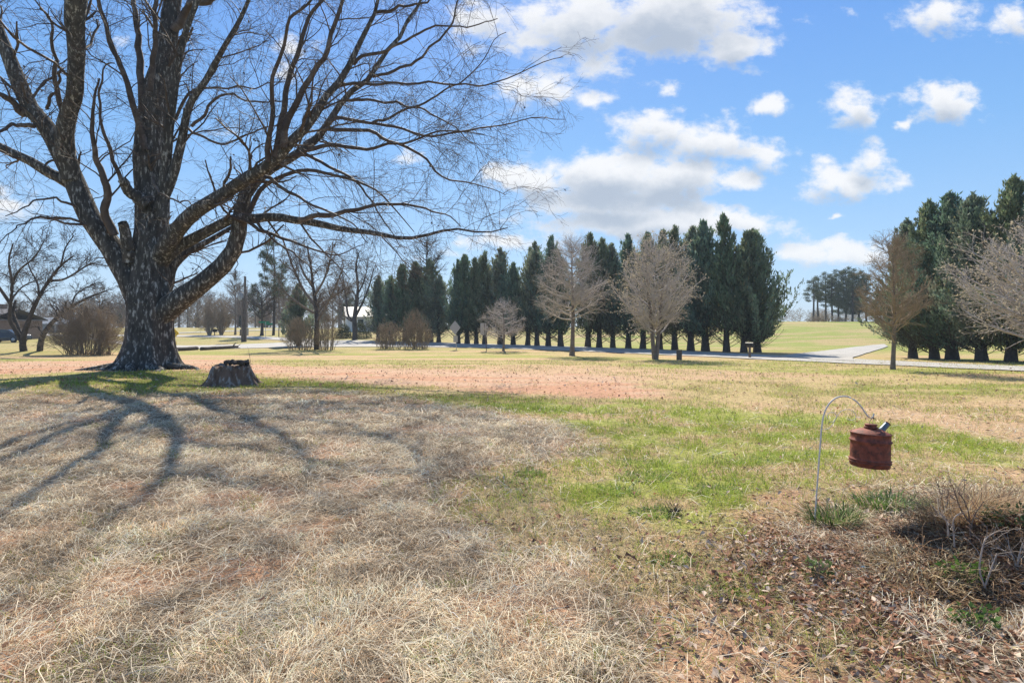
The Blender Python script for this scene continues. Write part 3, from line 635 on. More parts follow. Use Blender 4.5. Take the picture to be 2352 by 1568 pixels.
for i, (px, py, top, w) in enumerate(rt):
    b = gp(px, py); cypress('b%d' % (i % 3), VARBIG[i % 3], b, size(py - top, b), 'big dark cypress in the right-hand clump beyond the road, %s' % w, 'cypress clump at the right', rg.random() * 6.28, 1.05)

# ------------------------------------------------------------------ trees and brush on the left and middle
def traced_tree(name, label, base_px, limbs, mats, seed, n1=110, n2=700, n3=2400, l1=(.8, 2.4), l2=(.4, 1.2), l3=(.2, .6), group=None, trunk_n=2):
    rng = np.random.default_rng(seed); b = gp(*base_px); D0 = b[1]; root = thing(name, label, 'tree', b, group)
    P, R = [], []
    for pts, w0, w1, o1 in limbs:
        q = np.array(pts, float); s = np.linspace(0, 1, len(q)); d = D0 + o1 * s
        p3 = np.array([at(a[0], a[1], dd) for a, dd in zip(q, d)]); w = (w0 + (w1 - w0) * s) / 2 / F * d
        r = resample(np.concatenate([p3, w[:, None]], 1), 16); P.append(r[:, :3] - b); R.append(r[:, 3])
    P, R = np.array(P), np.array(R)
    t = MB(); t.tubes(P[:trunk_n], R[:trunk_n], 10, lump=.1, seed=2); t.build('trunk', mats[0], root)
    c = MB()
    if len(P) > trunk_n: c.tubes(P[trunk_n:], R[trunk_n:], 6)
    s1, r1 = spawn(P, R, n1, rng, l1, (25, 60), .1, .14, 0, 7, .4, .35, 1, .016); r1 = np.minimum(r1, .04); c.tubes(s1, r1, 4)
    s2, r2 = spawn(s1, r1, n2, rng, l2, (25, 60), .08, .14, 0, 6, .6, .1, 1, .011); c.tubes(s2, r2, 3)
    s3, r3 = spawn(s2, r2, n3, rng, l3, (25, 60), .05, .14, 0, 5, .7, .1, 1, .008); c.tubes(s3, r3, 3)
    c.build('crown', mats[1], root); return root
traced_tree('bare_tree', 'spreading bare tree with forked trunk at the far left', (55, 806),
    [([(55,809),(52,790),(56,765),(70,725),(88,685),(112,645),(140,610),(165,590)], 15, 3, -1), ([(53,790),(40,765),(22,735),(24,700),(28,650),(20,600),(30,560)], 10, 3, -2),
     ([(26,700),(5,670),(-15,640),(-40,600)], 8, 3, -1), ([(52,775),(40,745),(30,715),(36,690)], 8, 5, 1), ([(90,683),(86,650),(70,620),(60,590)], 5, 2, 1), ([(112,645),(150,640),(200,610),(230,600)], 6, 2, -2),
     ([(28,650),(45,620),(80,590),(100,555)], 6, 2, -2), ([(140,610),(150,570),(170,540)], 4, 2, 0), ([(24,690),(50,660),(80,645),(100,640)], 4, 2, 2)], (MT['dark'], MT['dark']), 41, 120, 800, 2600)
traced_tree('bare_tree', 'leaning slender bare tree between the forked tree and the round brush', (91, 806),
    [([(91,809),(95,780),(103,762),(125,735),(150,715),(180,695),(210,680),(245,668)], 13, 3, -1), ([(152,714),(190,708),(230,715),(262,722)], 5, 2, -1), ([(165,705),(172,680),(190,665),(220,650)], 4, 2, 1), ([(140,722),(130,705),(110,700)], 4, 2, 0), ([(102,765),(92,758),(88,750)], 4, 3, 0)],
    (MT['dark'], MT['dark']), 42, 50, 330, 1100, (.6, 1.8), (.3, .9), (.2, .5), None, 1)
b = gp(200, 815); r = thing('brush_bush', 'large round leafless brush just left of the big trunk', 'bush', b); bush_mb(51, size(205, b), size(112, b), 210, 9, 5, .017, .55, .17).build('stems', MT['brush'], r)
b = gp(727, 803)
traced_tree('bare_tree', 'dark-trunked bare tree rising from scrub beside the road', (727, 803),
    [([(727,806),(727,770),(728,730),(724,690),(718,650),(714,610),(705,565)], 13, 3, 0), ([(726,740),(750,700),(770,660),(790,610)], 8, 2, -1), ([(724,700),(700,670),(680,630),(665,590)], 8, 2, 1), ([(728,720),(755,690),(790,665),(815,650)], 5, 2, 1), ([(722,680),(745,640),(760,590),(765,555)], 6, 2, -1), ([(725,720),(690,700),(655,670),(640,640)], 6, 2, -1), ([(718,660),(690,610),(690,570)], 5, 2, 2)],
    (MT['dark'], MT['barkg']), 43, 170, 1100, 3600, (.8, 2.3), (.4, 1.1), (.2, .6), None, 1)
traced_tree('bare_tree', 'bare tree behind the black culvert piece, house visible beyond it', (815, 781),
    [([(815,785),(815,755),(814,730),(818,700),(822,660),(818,610),(824,580)], 13, 2.5, 0), ([(814,738),(800,725),(795,690),(790,650),(785,625)], 6, 2, 1), ([(816,728),(835,690),(850,650),(858,615)], 6, 2, -1), ([(813,740),(800,733),(792,724)], 4, 2, 1), ([(820,680),(838,640),(845,600)], 4, 1.5, 1)],
    (MT['dark'], MT['dark']), 44, 80, 420, 1300, (1, 2.6), (.5, 1.4), (.3, .8), None, 1)
b = gp(962, 786); plant_tree('bare_tree', 'bare treetop poking out above the cypress clump behind the brush', 'tree', b + [.5, 2.5, 0], pear_like(61, size(250, b), size(120, b), size(130, b), .2, 26, 100, 9, 5, (.8, 1.8), (.4, .9), .15, .16, 0, 1, .012, .5), (MT['dark'], MT['dark'], None))
bg = 'scrubby thickets by the roadside'
for (px, py, w, h, ns, sd, lb, mt) in ((690,804,85,75,70,71,'tangled scrub at the foot of the dark-trunked bare tree, left side','brush'),(752,804,60,85,55,72,'reddish brown scrub right of the dark-trunked bare tree','brush'),
        (895,802,80,60,80,73,'low tan brush nearest the black culvert piece','brush'),(955,802,85,80,90,74,'taller tan brush left of the diamond sign','brush')):
    b = gp(px, py); r = thing('scrub_bush', lb, 'bush', b, bg); bush_mb(sd, size(w, b), size(h, b), ns, 8, 4, .016, .6, .22).build('stems', MT[mt], r)
b = gp(672, 797); cy = conifer(170, 6.0, 1.5, 150, .8, .06, 1.0, 8); r = thing('cedar_tree', 'shaggy dark cedar behind the roadside scrub', 'tree', b + [0, 1.5, 0]); cy[0].build('trunk', MT['dark'], r); cy[1].build('crown', MT['needle'], r)
def leafy(seed, w, h, n=2600):
    rng = np.random.default_rng(seed); m = MB(); d = rng.normal(size=(n, 3)); d /= np.linalg.norm(d, axis=1, keepdims=True); d[:, 2] = np.abs(d[:, 2])
    lump = .75 + .5 * fnoise(d[:, 0] * 2 + 3, d[:, 1] * 2 + d[:, 2] * 2, seed, 3); p = d * (rng.random(n) ** .35 * lump)[:, None] * [w / 2, w / 2, h]
    m.kites(p, d + rng.normal(size=d.shape) * .6 + [0, 0, -.2], .14 + .1 * rng.random(n), np.full(n, .035), rng, np.tile([1, 1, 1], (n, 1)) * (.7 + .7 * rng.random(n))[:, None])
    return m
for (px, py, w, h, sd, lb) in ((790,777,36,34,81,'left of two round evergreen shrubs behind the bare tree'),(832,777,42,40,82,'right of two round evergreen shrubs behind the bare tree')):
    b = gp(px, py); r = thing('evergreen_shrub', lb, 'shrub', b, 'round shrubs near the white house'); leafy(sd, size(w, b), size(h, b)).build('foliage', MT['hydrangea'], r)
for (px, w, lb) in ((481,44,'left crape myrtle with fan of stems beside the mailbox'),(508,42,'right crape myrtle with fan of stems beside the mailbox')):
    b = gp(px, 769.5 if px == 481 else 769); r = thing('crape_myrtle', lb, 'tree', b, 'crape myrtles by the side road'); bush_mb(px, size(w, b), size(88, b), 46, 8, 5, .04, .8, .05).build('stems', MT['brush'], r)
b = gp(628, 770); plant_tree('pine_tree', 'tall thin pine with sparse tufts right of the utility poles', 'tree', b, pine_tree(91, size(222, b), .38, 3.0, 44, 22, 1.25), (MT['dark'], MT['pine'], None))
b = gp(540, 769); plant_tree('bare_tree', 'slim leafless pole-like tree left of the utility poles', 'tree', b, pear_like(92, size(140, b), size(40, b), size(55, b), .13, 18, 90, 8, 4, (.6, 1.4), (.3, .8), .4, .1, 0, 1, .014, .6), (MT['barkg'], MT['barkg'], None))
b = gp(601, 771); plant_tree('bare_tree', 'bare tree between utility poles and tall pine', 'tree', b, pear_like(93, size(110, b), size(75, b), size(30, b), .22, 24, 100, 9, 4, (.8, 1.8), (.4, .9), .2, .14, 0, 1, .014, .45), (MT['dark'], MT['dark'], None))

# ------------------------------------------------------------------ far woods (one mass) and the pine stand
def far_woods():
    rng = np.random.default_rng(8); m = MB(); mg = MB()
    vs = [pear_like(200 + k, 11, 7 + k, 2.0, .2, 24, 105, 8, 4, (.9, 2.2), (.5, 1.1), .25, .15, 0, 1, .02, .5) for k in range(4)]
    ps = [pine_tree(210 + k, 12, .3, 2.6, 34, 12, 1.9) for k in range(2)]
    cs = [conifer(220, 8, 1.8, 120, .5, .05, 1.7, 4)]
    for i in range(95):
        u = rng.random(); px = -120 + 1080 * u; y = 112 + 45 * rng.random()
        if px > 850: continue
        x = (px - CX) / F * y; sc = (.75 + .5 * rng.random()) * (.62 + .25 * ss(200, 550, px)); v = vs[rng.integers(4)]
        z = float(gz(x, y)); rot = rng.random() * 6.28; t = .8 + .5 * rng.random(); tint = np.array([t, t * (.9 + .12 * rng.random()), t * .95])
        m.merge(v[0], (x, y, z), sc, rot, tint); m.merge(v[1], (x, y, z), sc, rot, tint)
    for i in range(34):
        px = 330 + 560 * rng.random() if i < 26 else -100 + 400 * rng.random(); y = 120 + 45 * rng.random(); x = (px - CX) / F * y; z = float(gz(x, y)); rot = rng.random() * 6.28
        v = ps[rng.integers(2)] if rng.random() < .55 else cs[0]; sc = (.45 + .35 * rng.random()) * (1.0 if px > 560 else .8)
        m.merge(v[0], (x, y, z), sc, rot, .8); mg.merge(v[1], (x, y, z), sc, rot)
    tag(m.build('far_woods', MT['barkg']), 'hazy leafless woods on the rise beyond the side road', 'woods', kind='stuff')
    tag(mg.build('far_evergreens', MT['pine']), 'evergreens scattered through the hazy woods on the rise', 'woods', kind='stuff')
    r2 = MB()
    for i in range(150):
        px = -200 + 1060 * rng.random() if i < 110 else 1750 + 700 * rng.random(); y = 140 + 40 * rng.random(); x = (px - CX) / F * y
        r2.merge(vs[rng.integers(4)][1], (x, y, float(gz(x, y)) - .5), (.7, .7, .32 + .2 * rng.random()), rng.random() * 6.28, .9 + .3 * rng.random())
    tag(r2.build('far_thicket', MT['brush']), 'low brown thicket along the horizon', 'woods', kind='stuff')
far_woods()
PV = [pine_tree(230, 14, .45, 1.9, 30, 14, 1.4), pine_tree(231, 14, .30, 2.2, 54, 18, 1.4), pine_tree(232, 14, .14, 2.3, 80, 18, 1.4)]
fp = [(1868,640,'leftmost, sparse'),(1880,634,'second from left, sparse'),(1897,626,'third from left, slim and leaning'),(1912,632,'fourth from left'),(1926,622,'fifth from left, dense'),(1942,618,'sixth from left, dense'),(1958,622,'seventh from left'),(1972,626,'eighth from left'),(1990,632,'rightmost, behind the narrow pear')]
pproto = {}
for i, (px, top, w) in enumerate(fp):
    y = 108 + 3 * (i % 3); x = (px - CX) / F * y; loc = np.array([x, y, float(gz(x, y))]); H = loc[2] * -1 + EYE + (HY - top) / F * y
    k = (0, 0, 0, 1, 1, 2, 2, 2, 2)[i]; lab = 'pine in the stand on the far field crest, %s' % w
    if k not in pproto: r = plant_tree('pine_tree', lab, 'tree', loc, PV[k], (MT['dark'], MT['pine'], None), 'pine stand beyond the field', i); pproto[k] = r; r.scale = (1, 1, H / 14)
    else: dup(pproto[k], loc, i * 1.7, (1, 1, H / 14), lab, 'pine stand beyond the field')
b = at(1900, 748, 100); b[2] = gz(b[0], b[1]); r = thing('brush_pile', 'long pile of cut brush in front of the far pines', 'brush pile', b)
bush_mb(95, size(110, b), size(15, b), 110, 8, 4, .03, .3, .28).build('branches', MT['brush'], r)

# ------------------------------------------------------------------ houses, car
def house(name, label, loc, w, d, h, rh, wall, roof, rot=0, wins=3, hip=False):
    r = thing(name, label, 'house', loc, None, rot)
    m = MB(); m.box((0, 0, h / 2 - .3), (w, d, h + .6)); m.build('wall', wall, r, smooth=False)
    o = .4; m = MB(); W2, D2 = w / 2 + o, d / 2 + o
    V = [[-W2,-D2,h],[W2,-D2,h],[W2,D2,h],[-W2,D2,h],[-W2 + (2 if hip else 0),0,h + rh],[W2 - (2 if hip else 0),0,h + rh]]
    V = V + [[a, b_, c - .15] for a, b_, c in V]
    m.add(V, [[0,1,5,4],[2,3,4,5],[1,2,5,5],[3,0,4,4],[6,10,11,7],[8,11,10,9],[0,6,7,1],[2,8,9,3],[1,7,8,2],[3,9,6,0]]); rf = m.build('roof', roof, r, smooth=False)
    m = MB(); m.box((w * .2, d * .1, h + rh + .1), (.6, .6, 1.0)); m.build('chimney', MT['brownwall'], rf, smooth=False)
    for k in range(wins):
        x = -w / 2 + w * (k + .7) / (wins + .4); f = MB()
        for (cx, cz, sx, sz) in ((0, .65, 1.1, .1), (0, -.65, 1.1, .1), (-.5, 0, .1, 1.2), (.5, 0, .1, 1.2)): f.box((x + cx, -d / 2 - .03, h * .55 + cz), (sx, .08, sz))
        fo = f.build('window', MT['white'], r, smooth=False); g = MB(); g.box((x, -d / 2 - .015, h * .55), (.95, .04, 1.2)); g.build('pane', MT['glass'], fo, smooth=False)
    m = MB(); x = -w / 2 + w * .93; m.box((x, -d / 2 - .03, 1.05), (.95, .08, 2.1)); m.build('door', MT['brownwall'] if wall is not MT['brownwall'] else MT['white'], r, smooth=False)
    return r
y = 96; x = (845 - CX) / F * y; house('white_house', 'small white house with grey roof behind the bare tree', (x, y, float(gz(x, y))), 7.0, 6, 2.3, 1.7, MT['wall'], MT['metalroof'], .35, 2)
y = 70; x = (-35 - CX) / F * y; house('brown_house', 'brown house with dark roof at the far left edge', (x, y, float(gz(x, y))), 8.5, 7, 2.5, 1.3, MT['brownwall'], MT['roof'], -.1, 3)
y = 92; x = (130 - CX) / F * y; house('long_shed', 'low building with pale metal roof behind the leaning bare tree', (x, y, float(gz(x, y)) - .6), 6.0, 6, 1.9, 1.0, MT['boxgrey'], MT['metalroof'], .1, 2)
def car(loc, rot):
    r = thing('parked_car', 'dark parked car at the far left by the brown house', 'car', loc, None, rot)
    prof = [(-2.1,.35),(-2.15,.75),(-1.9,.92),(-1.2,.98),(-.6,1.42),(.55,1.45),(1.25,1.0),(2.0,.88),(2.15,.65),(2.12,.35)]
    m = MB(); n = len(prof); V = []
    for yy, s in ((-.85, 1), (-.75, 1), (.75, 1), (.85, 1)):
        for (a, z) in prof: V.append([a, yy * (.86 if z > 1.1 else 1), z if abs(yy) < .8 else min(z, 1.38) - .03])
    idx = np.arange(4 * n).reshape(4, n); q = np.stack([idx[:-1, :-1], idx[1:, :-1], idx[1:, 1:], idx[:-1, 1:]], -1).reshape(-1, 4).tolist()
    for s_ in (0, 3):
        for k in range(1, n // 2): q.append([idx[s_, k - 1], idx[s_, k], idx[s_, n - 1 - k], idx[s_, n - k]])
    m.add(V, q); m.build('body', MT['car'], r)
    for s_ in (-1, 1):
        m = MB(); m.add([[-1.05, s_ * .82, 1.0],[1.05, s_ * .82, 1.0],[.5, s_ * .765, 1.36],[-.55, s_ * .765, 1.36]], [[0, 1, 2, 3]]); m.build('window', MT['glass'], r, smooth=False)
        for a in (-1.3, 1.35):
            m = MB(); P = np.array([[a, s_ * .68, .32], [a, s_ * .88, .32]]); m.tubes(np.array([P[0], P[0] + (P[1] - P[0]) * .02, P[0] + (P[1] - P[0]) * .98, P[1]]), [.02, .32, .32, .02], 18); w_ = m.build('wheel', MT['rubber'], r)
            m = MB(); m.tubes(np.array([[a, s_ * .86, .32], [a, s_ * .885, .32], [a, s_ * .89, .32]]), [.19, .19, .01], 14); m.build('rim', MT['metal'], w_)
    m = MB(); m.add([[.62,-.62,1.41],[.62,.62,1.41],[1.22,.7,1.03],[1.22,-.7,1.03]], [[0, 1, 2, 3]]); o = m.build('windshield', MT['glass'], r, smooth=False); o.location = (.02, 0, .03)
b = gp(14, 786); car(b, .1)

# ------------------------------------------------------------------ poles, signs, mailboxes, logs
def pole(name, label, px, py, top, w, cat='utility pole', group=None):
    b = gp(px, py); h = size(py - top, b); r = thing(name, label, cat, b, group); m = MB(); t = np.linspace(0, 1, 6)
    rad = w / 2 / F * b[1]; m.tubes(np.stack([0 * t, 0 * t, -.3 + t * (h + .3)], 1), rad * (1.1 - .25 * t), 10); m.tubes(np.array([[0, 0, h - .001], [0, 0, h + .02]]), [rad * .85, .01], 10); m.build('post', MT['pole'], r)
    return r, b, h
r, b, h = pole('utility_pole', 'taller utility pole carrying a transformer can', 563, 785, 635, 6.0)
m = MB(); m.lathe([(0.01, h - 2.7), (.26, h - 2.7), (.28, h - 2.65), (.28, h - 1.95), (.24, h - 1.88), (.01, h - 1.82)], 14); tb = MB(); V, Q, C = m.arrays(); tb.add(V + [-.42, -.1, 0], Q); t_ = tb.build('transformer', MT['boxgrey'], r)
for dx in (-.1, .12): m = MB(); m.tubes(np.array([[-.42 + dx, -.1, h - 1.85], [-.42 + dx, -.1, h - 1.55]]), [.04, .025], 6); m.build('bushing', MT['black'], t_)
m = MB(); m.tubes(np.array([[0, 0, h - 1.35], [.55, 0, h - 1.3], [.62, 0, h - 1.45]]), [.02, .02, .05], 6); m.build('arm', MT['boxgrey'], r)
r2, b2, h2 = pole('utility_pole', 'shorter thick pole standing just left of the taller utility pole', 557.5, 785, 684, 6.5)
r3, b3, h3 = pole('utility_pole', 'thin distant pole right of the tall pine', 640.5, 774, 640, 2.2)
m = MB()
for (ex, ey, ez) in ((-70, 70, 7), (b3[0], b3[1], float(gz(b3[0], b3[1])) + h3 - .2)):
    A0 = np.array([b[0], b[1], b[2] + h - .3]); B0 = np.array([ex, ey, ez]); t = np.linspace(0, 1, 16)[:, None]; P = A0 * (1 - t) + B0 * t; P[:, 2] -= 1.0 * (4 * t * (1 - t))[:, 0]; m.tubes(P, np.full(16, .011), 4)
tag(m.build('power_line', MT['wire']), 'thin overhead wire strung from the taller utility pole', 'power line')
def sign_post(name, label, px, py, top, lean, build, cat='road sign', group=None, mat='metal', rad=.03):
    b = gp(px, py); h = size(py - top, b); r = thing(name, label, cat, b, group); m = MB()
    m.tubes(np.array([[0, 0, -.2], [lean * .5, 0, h / 2], [lean, 0, h]]), [rad, rad, rad], 8); m.build('post', MT[mat], r); build(r, lean, h); return r
def diamond(r, lean, h):
    s = .58; m = MB(); ro = .75; c, s_ = math.cos(ro), math.sin(ro)
    prof = [(0, -s), (s, 0), (0, s), (-s, 0)]
    V = [[lean + u * c, -.05 + u * s_, h - s * .95 + v] for u, v in prof] + [[lean + u * c, -.035 + u * s_, h - s * .95 + v] for u, v in prof]
    V = np.array(V); m.add(V, [[0,1,2,3],[7,6,5,4],[0,4,5,1],[1,5,6,2],[2,6,7,3],[3,7,4,0]]); m.build('sign_panel', MT['metal'], r, smooth=False)
    m = MB(); m.box((lean * .62, -.05, h - 1.50), (.44, .015, .52), ro); m.build('plate', MT['metal'], r, smooth=False)
sign_post('road_sign', 'diamond road sign seen from its grey back with small plate below', 1048.5, 803, 737, -.12, diamond)
def rect(r, lean, h): m = MB(); m.box((lean - .05, -.05, h - .5), (.52, .015, .95), .55); m.build('sign_panel', MT['metal'], r, smooth=False)
sign_post('road_sign', 'rectangular road sign seen from its grey back on leaning post', 1118, 806, 741, -.22, rect, mat='pole')
def yellow(r, lean, h):
    s = .5; V = [[u, yy, h - s + v] for yy in (-.06, -.04) for u, v in ((0, -s), (s, 0), (0, s), (-s, 0))]; m = MB(); m.add(V, [[0,1,2,3],[7,6,5,4],[0,4,5,1],[1,5,6,2],[2,6,7,3],[3,7,4,0]]); p = m.build('sign_panel', MT['yellow'], r, smooth=False)
    m = MB(); m.box((0, -.07, h - s), (.32, .012, .12)); m.box((-.09, -.07, h - s + .08), (.12, .012, .2)); m.build('symbol', MT['black'], p, smooth=False)
    m = MB(); m.box((.03, -.05, h - 1.45), (.42, .015, .42)); m.build('plate', MT['yellow'], r, smooth=False)
sign_post('warning_sign', 'yellow warning sign peeking out right of the big trunk', 400, 797, 753, 0, yellow)
def street(r, lean, h):
    m = MB(); m.box((-.2, 0, h - .05), (1.3, .02, .2), .15); m.build('blade', MT['green'], r, smooth=False); m = MB(); m.box((.35, 0, h - .28), (1.3, .02, .2), -.35); m.build('blade', MT['green'], r, smooth=False)
sign_post('street_sign', 'green street name sign with two blades at the junction', 610, 779, 739, 0, street, 'street sign')
def mailbox(label, px, py, hpx, w=.22, l=.5, mat='boxgrey', rot=.6):
    b = gp(px, py); h = size(hpx, b); r = thing('mailbox', label, 'mailbox', b, None, rot); m = MB(); m.box((0, 0, h * .36 - .1), (.1, .1, h * .72 + .2)); m.box((0, 0, h * .70), (.1, l * .8, .06)); m.build('post', MT['pole'], r, smooth=False)
    a = np.linspace(0, math.pi, 9); pr = [(-w / 2, 0)] + [(w / 2 * -math.cos(t), .14 + w / 2 * math.sin(t)) for t in a] + [(w / 2, 0)]; n = len(pr)
    V = [[u, s * l / 2, h * .73 + v] for s in (-1, 1) for u, v in pr]; q = [[i, (i + 1) % n, n + (i + 1) % n, n + i] for i in range(n)]
    for o in (0, n): q += [[o + k, o + k + 1, o + n - 2 - k, o + n - 1 - k] for k in range(n // 2 - 1)]
    m = MB(); m.add(V, q); bo = m.build('box', MT[mat], r, smooth=False); m = MB(); m.box((w / 2 + .015, .1, h * .73 + .22), (.012, .05, .2)); m.build('flag', MT['rust'], bo, smooth=False)
mailbox('dark mailbox on a post in front of the last cypress of the row', 1722, 822, 36, mat='black')
mailbox('dark mailbox on a post between the two crape myrtles', 493, 769.5, 11.5, .3, .7, 'black', 1.4)
b = gp(1560, 827); h = size(23, b); r = thing('wooden_post', 'short weathered wooden post right of the cream-budded pear', 'post', b)
m = MB(); m.box((0, 0, h / 2 - .1), (.21, .2, h + .2), .3); m.build('post_body', MT['pole'], r, smooth=False); m = MB(); m.box((0, 0, h + .012), (.24, .23, .03), .3); m.build('cap', MT['barkg'], r, smooth=False)
b = gp(566, 770.5); r = thing('utility_box', 'grey utility cabinet in the grass behind the utility poles', 'utility box', b); m = MB(); m.box((-.2, 0, .45), (.75, .6, 1.1)); m.build('cabinet', MT['boxgrey'], r, smooth=False); m = MB(); m.box((-.2, 0, 1.02), (.83, .68, .06)); m.build('lid', MT['boxgrey'], r, smooth=False)
b = gp(552, 770.5); r = thing('wooden_post', 'thin stub post left of the grey utility cabinet', 'post', b); m = MB(); m.tubes(np.array([[0, 0, -.1], [0, 0, .55], [0.02, 0, .9]]), [.1, .09, .08], 8); m.tubes(np.array([[.02, 0, .9], [.02, 0, .92]]), [.08, .01], 8); m.build('post_body', MT['pole'], r)
def log(label, p0, p1, rad, seed):
    a, c = gp(*p0), gp(*p1); t = np.linspace(0, 1, 14)[:, None]; P = a * (1 - t) + c * t; P[:, 2] = gz(P[:, 0], P[:, 1]) + rad * .75; b = P[0].copy()
    r = thing('fallen_log', label, 'log', b, 'logs lying by the road'); m = MB(); R = np.full(14, rad); R[-1] *= .9; Q = np.vstack([P[:1], P, P[-1:]]); RR = np.concatenate([[.01], R, [.01]])
    m.tubes(Q - b, RR, 10, lump=.15, seed=seed); m.build('log_body', MT['dark'], r); return r, P - b
log('dark fallen log just right of the big trunk', (402, 806.5), (453, 803.5), .17, 1)
r, P = log('longer dark fallen log with broken end right of the first log', (462, 804.5), (545, 800), .15, 2)
rng = np.random.default_rng(3); m = MB(); s1, r1 = spawn(P[None, -4:], np.full((1, 4), .08), 6, rng, (.4, .8), (30, 70), .4, .2, 0, 5, .6, .2, 1, .02); m.tubes(s1, r1, 5); m.build('broken_limbs', MT['dark'], r)
b = gp(821, 795.5); r = thing('culvert_pipe', 'short black pipe section lying at the road edge', 'pipe', b, None, .15)
m = MB(); L_ = size(30, b) / 2; R_ = size(11.5, b) / 2; xs = np.linspace(-L_, L_, 15); rr = R_ * (1 + .04 * (np.arange(15) % 2)); P = np.stack([xs, 0 * xs, 0 * xs + R_ * .92], 1)
m.tubes(np.vstack([P, P[-1:] - [.02, 0, 0], P[:1]]) , np.concatenate([rr, [R_ * .82, R_ * .82]]), 18); m.build('pipe_wall', MT['rubber'], r)
b = gp(1018, 796.5)

# ------------------------------------------------------------------ stump
def stump():
    b = gp(532, 884); r = thing('tree_stump', 'weathered grey stump with rotten debris on top near the big tree', 'stump', b); D0 = b[1]
    rng = np.random.default_rng(6); NS = 72; th = np.arange(NS) * 2 * math.pi / NS; H = size(50, b); R0 = size(76, b) / 2
    rows = []; hs = np.concatenate([np.linspace(-.1, H, 26)])
    lob = (.5 + .5 * np.cos(6 * th + .7 * np.sin(th * 2) + 1.2)) ** 1.6
    for h in hs:
        k = max(h, 0) / H; fl = np.exp(-max(h, 0) / .22)
        f = 1 + .05 * np.cos(6 * th + 1.2) + .16 * (fnoise(th * 5, np.full(NS, h * 2.5), 61, 4) - .5) + .12 * (fnoise(th * 16, np.full(NS, h * 3), 62, 3) - .5)
        rr = R0 * (1.08 - .10 * k) * f * (1 + fl * (.14 + .52 * lob)); zz = np.full(NS, h)
        if k > .8: zz = h - .22 * (fnoise(th * 4, th * 0, 63, 4) - .2) * (k - .8) * 5
        rows.append(np.stack([rr * np.cos(th), rr * np.sin(th), zz], 1))
    top = rows[-1]
    for s in (.88, .7, .45, .2, .02): rows.append(np.stack([top[:, 0] * s, top[:, 1] * s, top[:, 2] * s + (H - .06) * (1 - s) - .05 * (1 - s) + .05 * (fnoise(th * 4, th * 0 + s * 9, 65, 3) - .5)], 1))
    V = np.array(rows); idx = np.arange(V.shape[0] * NS).reshape(-1, NS); q = np.stack([idx[:-1], np.roll(idx, -1, 1)[:-1], np.roll(idx, -1, 1)[1:], idx[1:]], -1)
    m = MB(); m.add(V, q); m.build('stump_body', MT['wood'], r)
    m = MB()
    for i in range(26):
        a = rng.random() * 6.28; u = rng.random() ** .5 * R0 * .75; p = np.array([math.cos(a) * u + .08, math.sin(a) * u, H - .05 + .04 * rng.random()]); d = rng.normal(size=3) * [1, 1, .10]; d /= np.linalg.norm(d); l = .12 + .20 * rng.random()
        m.tubes(np.array([p - d * l * .5, p - d * l * .4, p, p + d * l * .4, p + d * l * .5]) + [0, 0, .04], np.array([.008, .034, .042, .032, .008]) * (.6 + .8 * rng.random()), 7, lump=.5, seed=i)
    m.lathe([(.01, 0), (.06, .01), (.07, .05), (.05, .09), (.01, .11)], 10); V, Q, C = m.arrays(); m2 = MB(); V[-50:] += [.05, -.05, H + .0]; m2.add(V, Q); m2.build('rotten_debris', MT['dark'], r)
stump()
b = gp(580, 866); r = thing('weed_stalk', 'single dry weed stalk standing behind the stump', 'weed', b); m = MB(); t = np.linspace(0, 1, 8); m.tubes(np.stack([-.12 * t, 0 * t, -.03 + t * size(66, b)], 1), .008 * (1 - .5 * t), 5); 
rng = np.random.default_rng(2); P = np.stack([-.12 * t, 0 * t, t * size(66, b)], 1)[None]; s1, r1 = spawn(P, np.full((1, 8), .006), 9, rng, (.08, .2), (20, 50), .2, .1, 0, 4, .7, .2, 1, .004); m.tubes(s1, r1, 3); m.build('stalk', MT['brush'], r)

